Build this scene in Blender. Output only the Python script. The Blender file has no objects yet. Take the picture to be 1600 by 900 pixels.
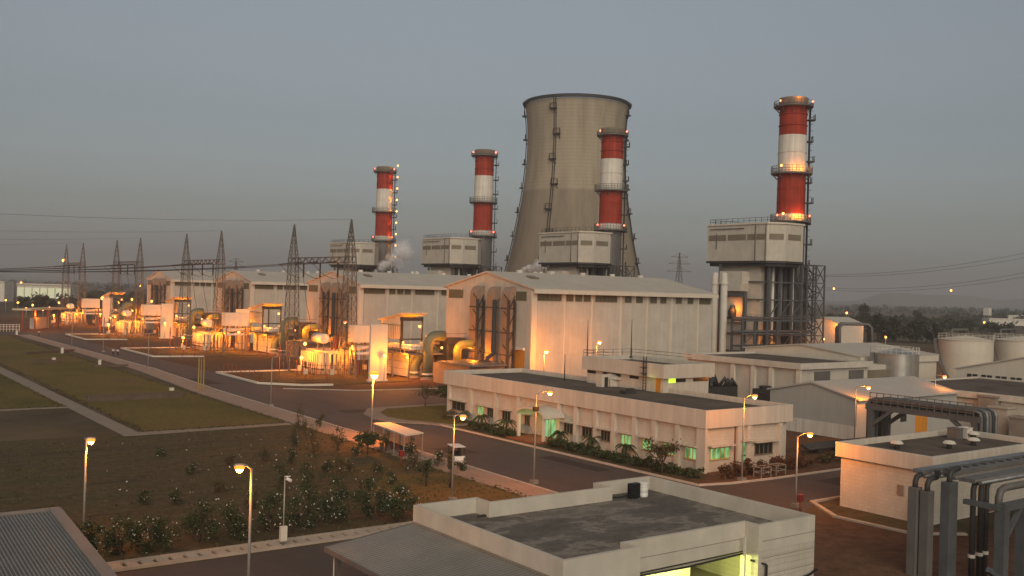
import bpy, math, random
import numpy as np
from mathutils import Vector
random.seed(7)
sc = bpy.context.scene
col = sc.collection
PI = math.pi
# ------------------------------------------------------------------ camera frame (solved from the photograph's vanishing points)
FOC, PITCH, ROLL, YAW, CAMH = 1538.92, -0.0022, 0.02899, 0.63691, 17.0
_cy, _sy = math.cos(YAW), math.sin(YAW)
CF = Vector((_sy*math.cos(PITCH), _cy*math.cos(PITCH), -math.sin(PITCH)))
_r = Vector((_cy, -_sy, 0)); _u = _r.cross(CF)
CR = _r*math.cos(ROLL)+_u*math.sin(ROLL); CU = -_r*math.sin(ROLL)+_u*math.cos(ROLL)
def ray(x, y): return CF+CR*((x-800)/FOC)-CU*((y-450)/FOC)
def G(x, y, z=0.0):
    d = ray(x, y); t = (z-CAMH)/d.z
    return (d.x*t, d.y*t)
def atX(x, y, X):
    d = ray(x, y); t = X/d.x
    return (d.y*t, CAMH+d.z*t)
def atY(x, y, Y):
    d = ray(x, y); t = Y/d.y
    return (d.x*t, CAMH+d.z*t)
def at_depth(x, y, D):
    d = ray(x, y)*D
    return (d.x, d.y, CAMH+d.z)

# ------------------------------------------------------------------ materials
MATS = {}
def nt(m):
    m.use_nodes = True
    return m.node_tree, m.node_tree.nodes['Principled BSDF']
def ramp(t, stops):
    r = t.nodes.new('ShaderNodeValToRGB')
    e = r.color_ramp.elements
    while len(e) < len(stops): e.new(0.5)
    for el, (p, c) in zip(e, stops):
        el.position = p; el.color = (*c, 1)
    return r
def noise(t, scale, detail=4, rough=0.6, mapscale=None, coord='Object'):
    tc = t.nodes.new('ShaderNodeTexCoord')
    n = t.nodes.new('ShaderNodeTexNoise'); n.inputs['Scale'].default_value = scale
    n.inputs['Detail'].default_value = detail; n.inputs['Roughness'].default_value = rough
    if mapscale:
        mp = t.nodes.new('ShaderNodeMapping'); mp.inputs['Scale'].default_value = mapscale
        t.links.new(tc.outputs[coord], mp.inputs[0]); t.links.new(mp.outputs[0], n.inputs[0])
    else: t.links.new(tc.outputs[coord], n.inputs[0])
    return n
def mixc(t, fac, a, b, mode='MIX'):
    m = t.nodes.new('ShaderNodeMix'); m.data_type = 'RGBA'; m.blend_type = mode
    for sock, v in ((m.inputs[0], fac), (m.inputs[6], a), (m.inputs[7], b)):
        if hasattr(v, 'links') or isinstance(v, bpy.types.NodeSocket): t.links.new(v, sock)
        elif isinstance(v, tuple): sock.default_value = (*v, 1) if len(v) == 3 else v
        else: sock.default_value = v
    return m.outputs[2]
def sc3(c, k): return tuple(min(1, x*k) for x in c)
def mat(name, c, rough=0.8, metal=0.0, var=0.12, scale=0.35, streak=0.0, spec=0.3, c2=None, bump=0.0, bscale=8):
    """base colour broken up by two noises; streak adds rain runs down vertical faces"""
    m = bpy.data.materials.new(name); t, b = nt(m)
    n = noise(t, scale, 6)
    r = ramp(t, [(0.3, sc3(c, 1-var)), (0.7, c2 or sc3(c, 1+var*0.6))])
    t.links.new(n.outputs[0], r.inputs[0]); out = r.outputs[0]
    if streak:
        s = noise(t, 1.0, 5, 0.65, (1.6, 1.6, 0.07))
        r2 = ramp(t, [(0.42, (1-streak,)*3), (0.62, (1, 1, 1))]); t.links.new(s.outputs[0], r2.inputs[0])
        out = mixc(t, 1.0, out, r2.outputs[0], 'MULTIPLY')
    t.links.new(out, b.inputs['Base Color'])
    b.inputs['Roughness'].default_value = rough; b.inputs['Metallic'].default_value = metal
    b.inputs['Specular IOR Level'].default_value = spec
    if bump:
        n2 = noise(t, bscale, 5)
        bp = t.nodes.new('ShaderNodeBump'); bp.inputs['Strength'].default_value = bump; bp.inputs['Distance'].default_value = 0.05
        t.links.new(n2.outputs[0], bp.inputs['Height']); t.links.new(bp.outputs[0], b.inputs['Normal'])
    MATS[name] = m; return m
def emis(name, c, s):
    m = bpy.data.materials.new(name); t, b = nt(m)
    b.inputs['Base Color'].default_value = (*c, 1)
    b.inputs['Emission Color'].default_value = (*c, 1); b.inputs['Emission Strength'].default_value = s
    MATS[name] = m; return m
def blockwork(name, c, bw=0.9, bh=0.45, mortar=0.82):
    m = bpy.data.materials.new(name); t, b = nt(m)
    tc = t.nodes.new('ShaderNodeTexCoord'); sp = t.nodes.new('ShaderNodeSeparateXYZ'); t.links.new(tc.outputs['Object'], sp.inputs[0])
    ad = t.nodes.new('ShaderNodeMath'); t.links.new(sp.outputs[0], ad.inputs[0]); t.links.new(sp.outputs[1], ad.inputs[1])
    cb = t.nodes.new('ShaderNodeCombineXYZ'); t.links.new(ad.outputs[0], cb.inputs[0]); t.links.new(sp.outputs[2], cb.inputs[1])
    br = t.nodes.new('ShaderNodeTexBrick'); t.links.new(cb.outputs[0], br.inputs[0])
    br.inputs['Color1'].default_value = (*c, 1); br.inputs['Color2'].default_value = (*sc3(c, 0.95), 1); br.inputs['Mortar'].default_value = (*sc3(c, mortar), 1)
    br.inputs['Scale'].default_value = 1; br.inputs['Brick Width'].default_value = bw; br.inputs['Row Height'].default_value = bh
    br.inputs['Mortar Size'].default_value = 0.03
    n = noise(t, 0.4, 6); r = ramp(t, [(0.3, (0.86,)*3), (0.7, (1.04,)*3)]); t.links.new(n.outputs[0], r.inputs[0])
    s = noise(t, 1.0, 5, 0.65, (1.5, 1.5, 0.09)); r2 = ramp(t, [(0.4, (0.93,)*3), (0.6, (1,)*3)]); t.links.new(s.outputs[0], r2.inputs[0])
    o = mixc(t, 1.0, br.outputs[0], r.outputs[0], 'MULTIPLY'); o = mixc(t, 1.0, o, r2.outputs[0], 'MULTIPLY')
    t.links.new(o, b.inputs['Base Color']); b.inputs['Roughness'].default_value = 0.9; b.inputs['Specular IOR Level'].default_value = 0.2
    bp = t.nodes.new('ShaderNodeBump'); bp.inputs['Strength'].default_value = 0.5; bp.inputs['Distance'].default_value = 0.02
    t.links.new(br.outputs['Fac'], bp.inputs['Height']); bp.invert = True; t.links.new(bp.outputs[0], b.inputs['Normal'])
    MATS[name] = m; return m

blockwork('hall_wall', (0.56, 0.515, 0.43), 1.1, 5.8, 0.90)
CREAM = (0.60, 0.53, 0.42)
mat('hall_roof', (0.50, 0.45, 0.37), 0.6, var=0.10, scale=0.2, streak=0.0)
mat('trim', (0.64, 0.57, 0.46), 0.7, var=0.05, streak=0.04)
mat('plaster', (0.60, 0.54, 0.445), 0.88, var=0.08, scale=0.4, streak=0.13)
blockwork('block', (0.60, 0.54, 0.445), 0.6, 0.3, 0.9)
blockwork('block_pale', (0.58, 0.53, 0.44), 1.2, 0.3, 0.86)
mat('plaster_pale', (0.57, 0.52, 0.43), 0.9, var=0.13, scale=0.55, streak=0.05)
mat('louvre', (0.11, 0.105, 0.06), 0.6, var=0.25, scale=1.5)
mat('louvre_brown', (0.20, 0.17, 0.12), 0.7, var=0.1)
mat('orange_door', (0.62, 0.25, 0.03), 0.6, var=0.12, scale=0.6, streak=0.12)
mat('steel_blue', (0.105, 0.11, 0.112), 0.6, 0.15, var=0.2, scale=1.0)
mat('steel_dark', (0.05, 0.05, 0.048), 0.6, 0.2, var=0.2, scale=1.0)
mat('steel_grey', (0.17, 0.16, 0.148), 0.6, 0.25, var=0.15, scale=0.8, streak=0.12)
mat('galv', (0.26, 0.265, 0.26), 0.5, 0.55, var=0.2, scale=1.2, streak=0.18)
mat('pipe_white', (0.66, 0.62, 0.53), 0.6, var=0.08, streak=0.1)
mat('lattice', (0.16, 0.15, 0.13), 0.6, 0.4, var=0.15)
mat('red_paint', (0.38, 0.042, 0.018), 0.7, var=0.2, scale=0.4, streak=0.3)
mat('white_paint', (0.72, 0.67, 0.58), 0.65, var=0.1, scale=0.3, streak=0.2)
mat('duct', (0.34, 0.25, 0.18), 0.6, 0.1, var=0.2, scale=0.5, streak=0.15)
mat('green_pipe', (0.13, 0.155, 0.105), 0.5, 0.1, var=0.12, scale=0.6)
mat('yellow_duct', (0.62, 0.40, 0.07), 0.55, var=0.1)
mat('tank_paint', (0.62, 0.50, 0.34), 0.6, var=0.1, streak=0.08)
mat('rust', (0.25, 0.08, 0.04), 0.8, var=0.3)
mat('roof_felt', (0.125, 0.10, 0.08), 0.95, var=0.35, scale=0.22, c2=(0.165, 0.135, 0.11), bump=0.2, spec=0.1)
mat('concrete', (0.26, 0.22, 0.175), 0.9, var=0.2, scale=0.7, bump=0.2)
mat('brown_wall', (0.12, 0.09, 0.065), 0.95, var=0.25, scale=1.0)
mat('patch', (0.045, 0.038, 0.033), 0.9, var=0.25, scale=0.6)
mat('grey_cladding', (0.40, 0.385, 0.345), 0.7, var=0.06, streak=0.05)
mat('grey_roof', (0.44, 0.41, 0.36), 0.7, var=0.08)
mat('dull_yellow', (0.36, 0.24, 0.08), 0.7, var=0.1)
mat('concrete_pale', (0.40, 0.35, 0.28), 0.9, var=0.18, scale=0.7, bump=0.2)
mat('kerb', (0.50, 0.43, 0.35), 0.9, var=0.15, scale=1.0)
mat('pole_paint', (0.36, 0.33, 0.29), 0.5, 0.3, var=0.1)
mat('black_plastic', (0.015, 0.016, 0.017), 0.5, var=0.2)
mat('rubber', (0.015, 0.015, 0.015), 0.8)
mat('glass_dark', (0.03, 0.035, 0.03), 0.15, spec=0.5, var=0.3, scale=1.0)
mat('white_plastic', (0.72, 0.70, 0.65), 0.45, var=0.05)
mat('red_box', (0.22, 0.03, 0.02), 0.5, var=0.1)
mat('bark', (0.09, 0.065, 0.045), 0.95, var=0.3, scale=4)
mat('skin', (0.24, 0.13, 0.08), 0.6); mat('hair', (0.012, 0.01, 0.008), 0.6)
mat('shirt', (0.70, 0.70, 0.68), 0.8); mat('trousers', (0.03, 0.03, 0.045), 0.8); mat('orange_vest', (0.6, 0.16, 0.04), 0.8)
mat('petal', (0.72, 0.70, 0.62), 0.8, var=0.05)
emis('sodium', (1.0, 0.40, 0.09), 2.8); emis('sodium_core', (1.0, 0.62, 0.28), 4.0); emis('sodium_halo', (1.0, 0.22, 0.02), 1.3); emis('sodium_dim', (1.0, 0.42, 0.08), 4); emis('red_lamp', (1.0, 0.10, 0.05), 6)
emis('green_window', (0.22, 0.66, 0.30), 0.40); emis('green_bright', (0.45, 0.95, 0.04), 0.9)
def lit_window():
    m = MATS['green_window']; t = m.node_tree; b = t.nodes['Principled BSDF']
    n = noise(t, 1.4, 2, 0.5, (1, 1, 0.4)); r = ramp(t, [(0.35, (0.06, 0.16, 0.05)), (0.5, (0.24, 0.58, 0.20)), (0.62, (0.44, 0.76, 0.34))]); t.links.new(n.outputs[0], r.inputs[0]); t.links.new(r.outputs[0], b.inputs['Emission Color'])
    b.inputs['Base Color'].default_value = (0.05, 0.08, 0.06, 1); b.inputs['Roughness'].default_value = 0.15
lit_window()
emis('far_lit', (0.80, 0.85, 0.60), 0.07)
def patina_felt():
    m = bpy.data.materials.new('roof_patched'); t, b = nt(m)
    n1 = noise(t, 0.22, 8, 0.62, (1.0, 1.8, 1)); b.inputs['Specular IOR Level'].default_value = 0.1; r1 = ramp(t, [(0.36, (0.125, 0.110, 0.095)), (0.50, (0.165, 0.145, 0.122)), (0.535, (0.27, 0.235, 0.195)), (0.62, (0.185, 0.16, 0.135))])
    t.links.new(n1.outputs[0], r1.inputs[0])
    n2 = noise(t, 2.2, 6, 0.7); r2 = ramp(t, [(0.3, (0.75,)*3), (0.7, (1.15,)*3)]); t.links.new(n2.outputs[0], r2.inputs[0])
    t.links.new(mixc(t, 1.0, r1.outputs[0], r2.outputs[0], 'MULTIPLY'), b.inputs['Base Color']); b.inputs['Roughness'].default_value = 0.9
    MATS['roof_patched'] = m
patina_felt()
def corr(name, c):
    m = mat(name, c, 0.55, 0.25, var=0.14, scale=0.35, streak=0.0)
corr('sheet_valley', (0.15, 0.14, 0.125)); corr('sheet_valley_pale', (0.20, 0.188, 0.168)); corr('barge', (0.22, 0.205, 0.185)); corr('corrugated', (0.30, 0.285, 0.255)); corr('corrugated_blue', (0.25, 0.255, 0.25))
def asphalt():
    m = bpy.data.materials.new('asphalt'); t, b = nt(m)
    n = noise(t, 0.5, 7, 0.65, (0.55, 0.06, 1), 'Object'); r = ramp(t, [(0.32, (0.060, 0.050, 0.043)), (0.7, (0.090, 0.074, 0.063))]); t.links.new(n.outputs[0], r.inputs[0])
    n2 = noise(t, 1.5, 6, 0.75); r2 = ramp(t, [(0.3, (0.85,)*3), (0.7, (1.12,)*3)]); t.links.new(n2.outputs[0], r2.inputs[0])
    t.links.new(mixc(t, 1.0, r.outputs[0], r2.outputs[0], 'MULTIPLY'), b.inputs['Base Color']); b.inputs['Roughness'].default_value = 0.75
    b.inputs['Specular IOR Level'].default_value = 0.3; MATS['asphalt'] = m
asphalt()
def earthy(name, stops, s1, s2, stretch=None):
    m = bpy.data.materials.new(name); t, b = nt(m)
    n = noise(t, s1, 8, 0.62, stretch); r = ramp(t, stops); t.links.new(n.outputs[0], r.inputs[0])
    n2 = noise(t, s2, 6, 0.75); r2 = ramp(t, [(0.28, (0.55,)*3), (0.72, (1.3,)*3)]); t.links.new(n2.outputs[0], r2.inputs[0])
    t.links.new(mixc(t, 1.0, r.outputs[0], r2.outputs[0], 'MULTIPLY'), b.inputs['Base Color']); b.inputs['Roughness'].default_value = 1.0
    b.inputs['Specular IOR Level'].default_value = 0.1
    bp = t.nodes.new('ShaderNodeBump'); bp.inputs['Strength'].default_value = 0.6; bp.inputs['Distance'].default_value = 0.15
    t.links.new(n2.outputs[0], bp.inputs['Height']); t.links.new(bp.outputs[0], b.inputs['Normal'])
    MATS[name] = m
earthy('far_ground', [(0.30, (0.055, 0.045, 0.026)), (0.46, (0.095, 0.072, 0.043)), (0.58, (0.14, 0.105, 0.065)), (0.72, (0.062, 0.056, 0.03))], 0.006, 0.05)
earthy('bare_earth', [(0.3, (0.060, 0.052, 0.028)), (0.48, (0.105, 0.080, 0.044)), (0.6, (0.082, 0.072, 0.034)), (0.75, (0.13, 0.092, 0.054))], 0.16, 1.3, (0.35, 1.5, 1))
earthy('red_earth', [(0.3, (0.10, 0.058, 0.036)), (0.7, (0.155, 0.088, 0.052))], 0.08, 0.9)
earthy('lawn', [(0.28, (0.085, 0.072, 0.022)), (0.44, (0.13, 0.105, 0.030)), (0.56, (0.165, 0.120, 0.038)), (0.68, (0.15, 0.092, 0.048))], 0.06, 1.6, (1, 0.7, 1))
earthy('dry_lawn', [(0.3, (0.11, 0.088, 0.03)), (0.7, (0.17, 0.115, 0.045))], 0.12, 2.0)
def paving(name, c):
    blockwork(name, c, 1.0, 1.0, 0.75)
    t = MATS[name].node_tree
    br = next(n for n in t.nodes if n.type == 'TEX_BRICK'); tc = next(n for n in t.nodes if n.type == 'TEX_COORD')
    t.links.new(tc.outputs['Object'], br.inputs[0]); br.offset = 0.0
paving('paving', (0.37, 0.265, 0.20)); paving('paving_grey', (0.29, 0.235, 0.185))
def leafmat(name, a, b2):
    m = bpy.data.materials.new(name); t, b = nt(m)
    n = noise(t, 1.3, 3); r = ramp(t, [(0.35, a), (0.65, b2)]); t.links.new(n.outputs[0], r.inputs[0])
    t.links.new(r.outputs[0], b.inputs['Base Color']); b.inputs['Roughness'].default_value = 0.7; b.inputs['Specular IOR Level'].default_value = 0.2
    MATS[name] = m
leafmat('leaf', (0.028, 0.042, 0.016), (0.062, 0.078, 0.030)); leafmat('leaf_dry', (0.055, 0.05, 0.022), (0.11, 0.085, 0.035))
leafmat('leaf_red', (0.07, 0.035, 0.02), (0.12, 0.06, 0.03)); leafmat('leaf_far', (0.026, 0.034, 0.016), (0.05, 0.058, 0.028))
def tower_mat():
    m = bpy.data.materials.new('tower_concrete'); t, b = nt(m)
    tc = t.nodes.new('ShaderNodeTexCoord'); sp = t.nodes.new('ShaderNodeSeparateXYZ'); t.links.new(tc.outputs['Object'], sp.inputs[0])
    n0 = noise(t, 0.15, 4); 
    ad = t.nodes.new('ShaderNodeMath'); ad.operation = 'MULTIPLY_ADD'; t.links.new(n0.outputs[0], ad.inputs[0]); ad.inputs[1].default_value = 1.6; t.links.new(sp.outputs[2], ad.inputs[2])
    gt = t.nodes.new('ShaderNodeMapRange'); t.links.new(ad.outputs[0], gt.inputs[0]); gt.inputs[1].default_value = 59.8; gt.inputs[2].default_value = 60.8
    wv = t.nodes.new('ShaderNodeTexWave'); wv.bands_direction = 'Z'; wv.inputs['Scale'].default_value = 0.21; t.links.new(tc.outputs['Object'], wv.inputs[0])
    wv.inputs['Distortion'].default_value = 0.3
    rw = ramp(t, [(0.0, (0.89,)*3), (0.25, (1.0,)*3)]); t.links.new(wv.outputs[0], rw.inputs[0])
    n = noise(t, 0.22, 8, 0.7, (1, 1, 0.06)); r = ramp(t, [(0.3, (0.70,)*3), (0.5, (0.98,)*3), (0.7, (1.12,)*3)]); t.links.new(n.outputs[0], r.inputs[0])
    up = mixc(t, 1.0, (0.36, 0.305, 0.225), rw.outputs[0], 'MULTIPLY')
    c = mixc(t, gt.outputs[0], (0.265, 0.222, 0.165), up)
    t.links.new(mixc(t, 1.0, c, r.outputs[0], 'MULTIPLY'), b.inputs['Base Color']); b.inputs['Roughness'].default_value = 0.95
    b.inputs['Specular IOR Level'].default_value = 0.1
    MATS['tower_concrete'] = m
tower_mat()

# ------------------------------------------------------------------ mesh builder
class MB:
    def __init__(s): s.v = []; s.f = []; s.mi = []; s.sm = []
    def face(s, idx, mi=0, sm=False): s.f.append(tuple(idx)); s.mi.append(mi); s.sm.append(sm)
    def add(s, vs): b = len(s.v); s.v.extend([tuple(p) for p in vs]); return b
    def quad(s, a, b, c, d, mi=0):
        i = s.add((a, b, c, d)); s.face((i, i+1, i+2, i+3), mi); return s
    def box(s, x0, x1, y0, y1, z0, z1, mi=0):
        if x1 < x0: x0, x1 = x1, x0
        if y1 < y0: y0, y1 = y1, y0
        i = s.add([(x, y, z) for z in (z0, z1) for (x, y) in ((x0, y0), (x1, y0), (x1, y1), (x0, y1))])
        for q in ((3, 2, 1, 0), (4, 5, 6, 7), (0, 1, 5, 4), (1, 2, 6, 5), (2, 3, 7, 6), (3, 0, 4, 7)): s.face([i+k for k in q], mi)
        return s
    def prism(s, poly, z0, z1, mi=0):
        n = len(poly)
        if sum(poly[k][0]*poly[(k+1) % n][1]-poly[(k+1) % n][0]*poly[k][1] for k in range(n)) < 0: poly = poly[::-1]
        i = s.add([(x, y, z0) for x, y in poly]+[(x, y, z1) for x, y in poly])
        s.face([i+k for k in range(n)][::-1], mi); s.face([i+n+k for k in range(n)], mi)
        for k in range(n): s.face((i+k, i+(k+1) % n, i+n+(k+1) % n, i+n+k), mi)
        return s
    def extrude(s, poly, fn, a, b, mi=0):
        """closed 2-D outline swept from a to b; fn(u, v, w) gives the point"""
        n = len(poly)
        i = s.add([fn(u, v, a) for u, v in poly]+[fn(u, v, b) for u, v in poly])
        s.face([i+k for k in range(n)][::-1], mi); s.face([i+n+k for k in range(n)], mi)
        for k in range(n): s.face((i+k, i+(k+1) % n, i+n+(k+1) % n, i+n+k), mi)
        return s
    def bar(s, p, q, w, h=None, mi=0):
        h = h or w; p = Vector(p); q = Vector(q); d = (q-p)
        if d.length < 1e-6: return s
        d.normalize(); up = Vector((0, 0, 1)) if abs(d.z) < 0.95 else Vector((0, 1, 0))
        a = d.cross(up).normalized()*w/2; b = a.cross(d).normalized()*h/2
        i = s.add([p-a-b, p+a-b, p+a+b, p-a+b, q-a-b, q+a-b, q+a+b, q-a+b])
        for k in ((3, 2, 1, 0), (4, 5, 6, 7), (0, 1, 5, 4), (1, 2, 6, 5), (2, 3, 7, 6), (3, 0, 4, 7)): s.face([i+j for j in k], mi)
        return s
    def tube(s, pts, r, n=8, mi=0, cap=True):
        pts = [Vector(p) for p in pts]; rs = r if isinstance(r, (list, tuple)) else [r]*len(pts)
        base = len(s.v); prev = None
        for k, p in enumerate(pts):
            d = (pts[min(k+1, len(pts)-1)]-pts[max(k-1, 0)]).normalized()
            if prev is None:
                up = Vector((0, 0, 1)) if abs(d.z) < 0.9 else Vector((1, 0, 0)); a = d.cross(up).normalized()
            else:
                a = (prev-d*prev.dot(d)).normalized()
            prev = a; b = d.cross(a)
            s.v.extend([tuple(p+(a*math.cos(2*PI*j/n)+b*math.sin(2*PI*j/n))*rs[k]) for j in range(n)])
        for k in range(len(pts)-1):
            for j in range(n):
                s.face((base+k*n+j, base+k*n+(j+1) % n, base+(k+1)*n+(j+1) % n, base+(k+1)*n+j), mi, n > 5)
        if cap:
            s.face([base+j for j in range(n)][::-1], mi); s.face([base+(len(pts)-1)*n+j for j in range(n)], mi)
        return s
    def cyl(s, x, y, r, z0, z1, n=24, mi=0): return s.tube([(x, y, z0), (x, y, z1)], r, n, mi)
    def lathe(s, x, y, prof, n=32, mi=0, mis=None):
        def ring(r, z):
            b = len(s.v); s.v.extend([(x+r*math.cos(2*PI*j/n), y+r*math.sin(2*PI*j/n), z) for j in range(n)]); return b
        ang = lambda k: math.atan2(prof[k+1][1]-prof[k][1], prof[k+1][0]-prof[k][0])
        top = None
        for k in range(len(prof)-1):
            if math.hypot(prof[k+1][1]-prof[k][1], prof[k+1][0]-prof[k][0]) < 1e-6: continue
            turn = 9 if top is None else abs((ang(k)-last+PI) % (2*PI)-PI)
            lo = top if turn < 0.65 else ring(*prof[k])          # a sharp corner starts a ring of its own
            top = ring(*prof[k+1]); last = ang(k)
            for j in range(n): s.face((lo+j, lo+(j+1) % n, top+(j+1) % n, top+j), mis[k] if mis else mi, True)
        return s
    def ball(s, c, r, n=10, mi=0, sz=1.0):
        return s.lathe(c[0], c[1], [(max(0.001, r*math.sin(PI*k/6)), c[2]-r*sz*math.cos(PI*k/6)) for k in range(7)], n, mi)
    def arc_ring(s, x, y, r0, r1, z0, z1, n=28):
        return s.lathe(x, y, [(r0, z0), (r1, z0), (r1, z1), (r0, z1), (r0, z0)], n)
    def leaves(s, c, rad, n, size, clumps=7, mi=0, rng=random, fl=0, flmi=1):
        cs = []
        for _ in range(clumps):
            while True:
                p = [rng.uniform(-1, 1) for _ in range(3)]
                if sum(q*q for q in p) < 1: break
            cs.append((p, rng.uniform(0.25, 0.5)))
        for k in range(n+fl):
            p, cr = rng.choice(cs)
            g = [rng.gauss(0, cr*0.55) for _ in range(3)]
            q = Vector((c[0]+(p[0]+g[0])*rad[0], c[1]+(p[1]+g[1])*rad[1], max(0.05, c[2]+(p[2]+g[2])*rad[2])))
            a = Vector((rng.gauss(0, 1), rng.gauss(0, 1), rng.gauss(0, 0.7))).normalized()
            b = a.cross(Vector((rng.gauss(0, 1), rng.gauss(0, 1), rng.gauss(0, 1)))).normalized()
            z = size*rng.uniform(0.6, 1.3)
            if k >= n: z *= 0.95
            i = s.add((q-a*z, q+b*z*0.45, q+a*z, q-b*z*0.45)); s.face((i, i+1, i+2, i+3), flmi if k >= n else mi)
        return s
    def build(s, name, mats, parent=None, label=None, cat=None, group=None, kind=None, bevel=0):
        me = bpy.data.meshes.new(name)
        o_ = ORG.get(parent.name, Vector((0, 0, 0))) if parent else Vector((0, 0, 0))
        me.from_pydata([(x-o_.x, y-o_.y, z-o_.z) for x, y, z in s.v], [], s.f)
        for m in (mats if isinstance(mats, (list, tuple)) else [mats]): me.materials.append(MATS[m])
        if me.polygons:
            me.polygons.foreach_set('material_index', s.mi); me.polygons.foreach_set('use_smooth', s.sm)
        me.update()
        o = bpy.data.objects.new(name, me); col.objects.link(o)
        if parent: o.parent = parent; ORG[o.name] = o_
        elif not kind == 'structure' and len(s.v):
            # put the origin at the thing's base
            a = np.array(s.v); c = Vector(((a[:, 0].min()+a[:, 0].max())/2, (a[:, 1].min()+a[:, 1].max())/2, a[:, 2].min()))
            me.transform(__import__('mathutils').Matrix.Translation(-c)); o.location = c; ORG[o.name] = c
        tag(o, label, cat, group, kind)
        if bevel:
            b = o.modifiers.new('bevel', 'BEVEL'); b.width = bevel; b.segments = 2; b.limit_method = 'ANGLE'
        return o
ORG = {}
def tag(o, label=None, cat=None, group=None, kind=None):
    if label: o['label'] = label
    if cat: o['category'] = cat
    if group: o['group'] = group
    if kind: o['kind'] = kind
    return o
def thing(name, label, cat, loc, group=None):
    o = bpy.data.objects.new(name, None); col.objects.link(o); o.location = loc; o.empty_display_size = 0.5
    ORG[o.name] = Vector(loc); return tag(o, label, cat, group)
def copy_tree(o, parent=None, dloc=None, label=None):
    c = o.copy(); col.objects.link(c)
    if parent: c.parent = parent
    if dloc is not None: c.location = o.location+Vector(dloc)
    if label: c['label'] = label
    ORG[c.name] = ORG.get(o.name, Vector())+(Vector(dloc) if dloc is not None else Vector())
    for ch in list(o.children): copy_tree(ch, c)
    return c
SODIUM = (1.0, 0.262, 0.010)
LD = {}; LK = 1.25
def light(loc, e, parent=None, c=SODIUM, r=0.25):
    k = (e, c, r)
    if k not in LD:
        d = bpy.data.lights.new('lamp_light', 'POINT'); d.energy = e*LK; d.color = c; d.shadow_soft_size = r; LD[k] = d
    o = bpy.data.objects.new('lamp_light', LD[k]); col.objects.link(o)
    off = ORG.get(parent.name, Vector()) if parent else Vector()
    o.location = Vector(loc)-off
    if parent: o.parent = parent
    return o

# ================================================================== SETTING
def sheet(name, poly, z, m, kind='structure', th=0.0):
    b = MB()
    if th: b.prism(poly, z-th, z)
    else:
        i = b.add([(x, y, z) for x, y in poly]); b.face(range(i, i+len(poly)))
        if sum(poly[k][0]*poly[(k+1) % len(poly)][1]-poly[(k+1) % len(poly)][0]*poly[k][1] for k in range(len(poly))) < 0: b.f[-1] = b.f[-1][::-1]
    return b.build(name, m, kind=kind)
S = 9000
sheet('ground', [(-S, -S), (S, -S), (S, S), (-S, S)], 0, 'far_ground')
sheet('plant_ground', [(58, 52), (330, 52), (330, 330), (100, 440), (58, 440)], 0.004, 'red_earth')
sheet('garden_ground', [(-60, 60), (50, 60), (50, 112), (-60, 112)], 0.006, 'bare_earth')
sheet('lawn', [(33, 112.2), (49.6, 112.2), (51.5, 310), (34.5, 310)], 0.008, 'lawn')
sheet('lawn', [(-60, 138.5), (30.6, 138.5), (32, 310), (-60, 310)], 0.008, 'lawn')
sheet('lawn', [(38, 61.5), (49.4, 61.5), (49.6, 76), (44, 78), (37.5, 70)], 0.012, 'dry_lawn')
def road_e(y): return 65.4
sheet('road', [(-80, 50.6), (52, 48.6), (65, 48.6), (69.5, 50.6), (260, 50.6), (260, 59.2), (75, 59.2), (66, 60.2), (65.2, 105), (65.6, 121), (104, 121), (104, 139.5), (89.5, 140.6),
               (75, 142.5), (65.2, 149.5), (65.4, 306), (140, 322), (140, 331), (-80, 331), (-80, 322), (57.3, 312), (57.2, 191), (54.8, 150), (53.6, 101), (52.5, 63), (50.4, 59.0), (-80, 59.0)], 0.014, 'asphalt')
sheet('yard', [(104, 121), (172, 121), (172, 139), (104, 139.5)], 0.016, 'asphalt')
sheet('path', [(49.4, 61.6), (52.4, 63), (53.5, 101), (54.7, 150), (57.1, 191), (57.1, 311), (54.0, 311), (53.6, 191), (51.0, 150), (50.0, 101)], 0.12, 'paving', th=0.13)
sheet('path', [(30.4, 110.2), (49.8, 111.2), (49.8, 112.6), (31.8, 112.2)], 0.06, 'paving_grey', th=0.08)
sheet('path', [(30.0, 110.2), (32.0, 110.2), (33.6, 310), (31.4, 310)], 0.07, 'paving_grey', th=0.08)
sheet('path', [(-60, 136.8), (30.2, 137.4), (30.2, 138.4), (-60, 137.8)], 0.06, 'paving_grey', th=0.08)
for k, q in enumerate((((55.5, 84), (58.6, 84), (58.6, 88.5), (55.5, 88.5)), ((60.5, 118), (64.6, 118), (64.6, 121), (60.5, 121)), ((56.6, 160), (59.4, 160), (59.4, 171), (56.6, 171)), ((78, 54.2), (84, 54.2), (84, 56.9), (78, 56.9)), ((62.5, 70), (64.3, 70), (64.3, 79), (62.5, 79)), ((4, 53), (12, 53), (12, 54.2), (4, 54.2)))):
    sheet('road_patch', list(q), 0.019, 'patch')
for x, y in ((57.5, 96), (60, 74), (61.5, 133), (66, 55.5)):
    MB().lathe(x, y, [(0.36, 0.02), (0.36, 0.028), (0.001, 0.028)], 18).build('manhole_cover', 'steel_dark', kind='structure')
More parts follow.
